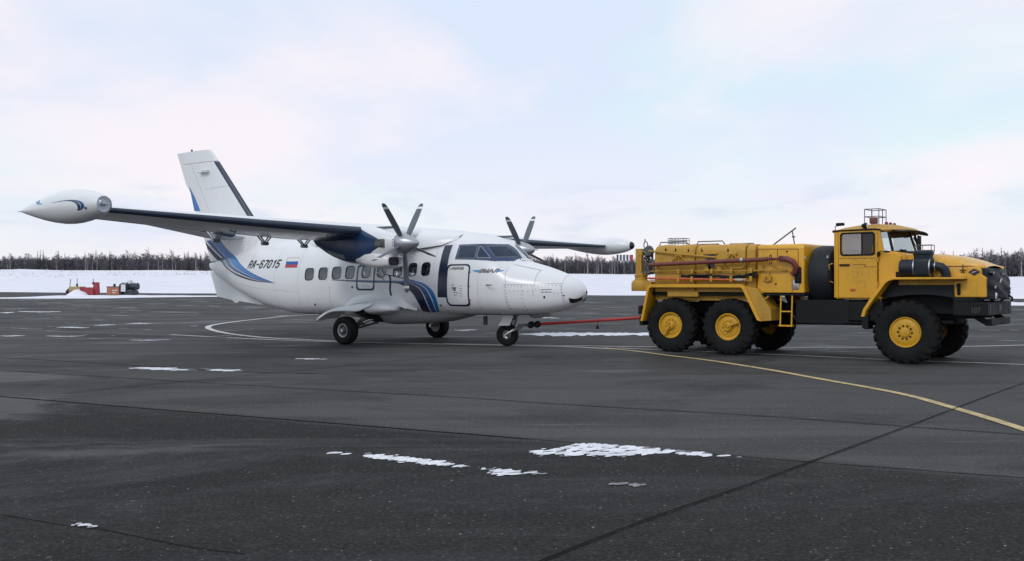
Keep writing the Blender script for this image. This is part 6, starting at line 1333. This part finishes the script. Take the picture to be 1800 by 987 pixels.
polyp(r3, [(1275, 188), (1275, 165), (1350, 160), (1350, 188)], -.5, .5).build('roof_box', M['old_white'], r3, 0, .02)
q = MB(); x_, z_ = rel(r3, 1440, 240); q.lathe([(-.75, .2), (-.7, .42), (.7, .42), (.75, .2)], (x_, 0, z_), 'x', 18, caps=True); q.tube([(x_+.4, -.3, z_), (x_+.4, -.3, .4)], .08, 6); q.build('fuel_drum', M['dark'], r3)
polyp(r3, [(1380, 390), (1375, 290), (1490, 300), (1520, 345), (1500, 390)], -.8, .5).build('engine', M['dark'], r3, 0, .06)
for xc in (1305, 1430):
    q = MB(); x_, z_ = rel(r3, xc, 375); q.lathe([(-.2, .2), (-.18, .42), (.18, .42), (.2, .2)], (x_, -.7, .42), 'y', 20, caps=True); q.build('wheel', M['dark'], r3)
q = MB()
for xx, y0_, y1_ in ((1248, 165, 215), (1456, 160, 215), (1485, 175, 220), (1520, 165, 230)): xa, za = rel(r3, xx, y0_); xb, zb_ = rel(r3, xx-8, y1_); q.tube([(xa, 0, za), (xb, 0, zb_)], .04, 5)
q.build('grab_rail', M['dark'], r3)
for nm, (xt, yt, xb, yb), lb in (('marker_pole', (265, 105, 225, 345), 'leaning thin marker pole left of the snow blower'), ('marker_pole', (665, 105, 678, 255), 'thin upright marker pole behind the snow blower hopper')):
    u0, v0 = m10(xt, yt); u1, v1 = m10(xb, yb); q = MB(); q.tube([(0, 0, -.1), (fx(u0)-fx(u1), 0, fz(v0, u0))], .04, 6); o = q.build(nm, M['dark'], None); o.location = (fx(u1), DY+1.2, 0); tag(o, lb, 'pole')
sg = empty('marker_lamp_post', (fx(161.6), DY+.5, 0)); tag(sg, 'short post with a dark square lamp between hopper and chute', 'lamp post'); x_, z_ = 0, fz(498.5, 161); q = MB(); q.rbox((0, 0, z_), (.36, .2, .30), .04); q.build('lamp_head', M['dark'], sg); q = MB(); q.tube([(0, 0, 0), (0, 0, z_)], .035, 6); q.build('post', M['dark'], sg)

# ------------------------------------------------------------------ small repeated pieces: one object each
def split_loose(name, new=None):
    for o in [q for q in bpy.data.objects if q.type == 'MESH' and q.name.split('.')[0] == name]:
        me = o.data; n = len(me.vertices); par = list(range(n))
        def find(a):
            while par[a] != a: par[a] = par[par[a]]; a = par[a]
            return a
        for e in me.edges:
            a, b = find(e.vertices[0]), find(e.vertices[1])
            if a != b: par[a] = b
        groups = {}
        for p in me.polygons: groups.setdefault(find(p.vertices[0]), []).append(p)
        if len(groups) < 2: continue
        for ps in groups.values():
            ids = sorted({v for p in ps for v in p.vertices}); ix = {v: i for i, v in enumerate(ids)}; m2 = bpy.data.meshes.new(new or name)
            m2.from_pydata([tuple(me.vertices[v].co) for v in ids], [], [tuple(ix[v] for v in p.vertices) for p in ps])
            for mt in me.materials: m2.materials.append(mt)
            m2.polygons.foreach_set('use_smooth', [p.use_smooth for p in ps]); m2.set_sharp_from_angle(angle=R(40))
            c = bpy.data.objects.new(new or name, m2); COL.objects.link(c); c.parent = o.parent; c.location = o.location; c.rotation_euler = o.rotation_euler
        bpy.data.objects.remove(o)
split_loose('wheel_nuts', 'wheel_nut')
for nm in ('door_hinge', 'bar_wheel', 'clamp_band', 'grip_ring', 'rain_gutter', 'cover_strap', 'lock', 'carrier_clip', 'cabin_bulkhead', 'bonnet_gap', 'roof_rail', 'bonnet_side'): split_loose(nm)
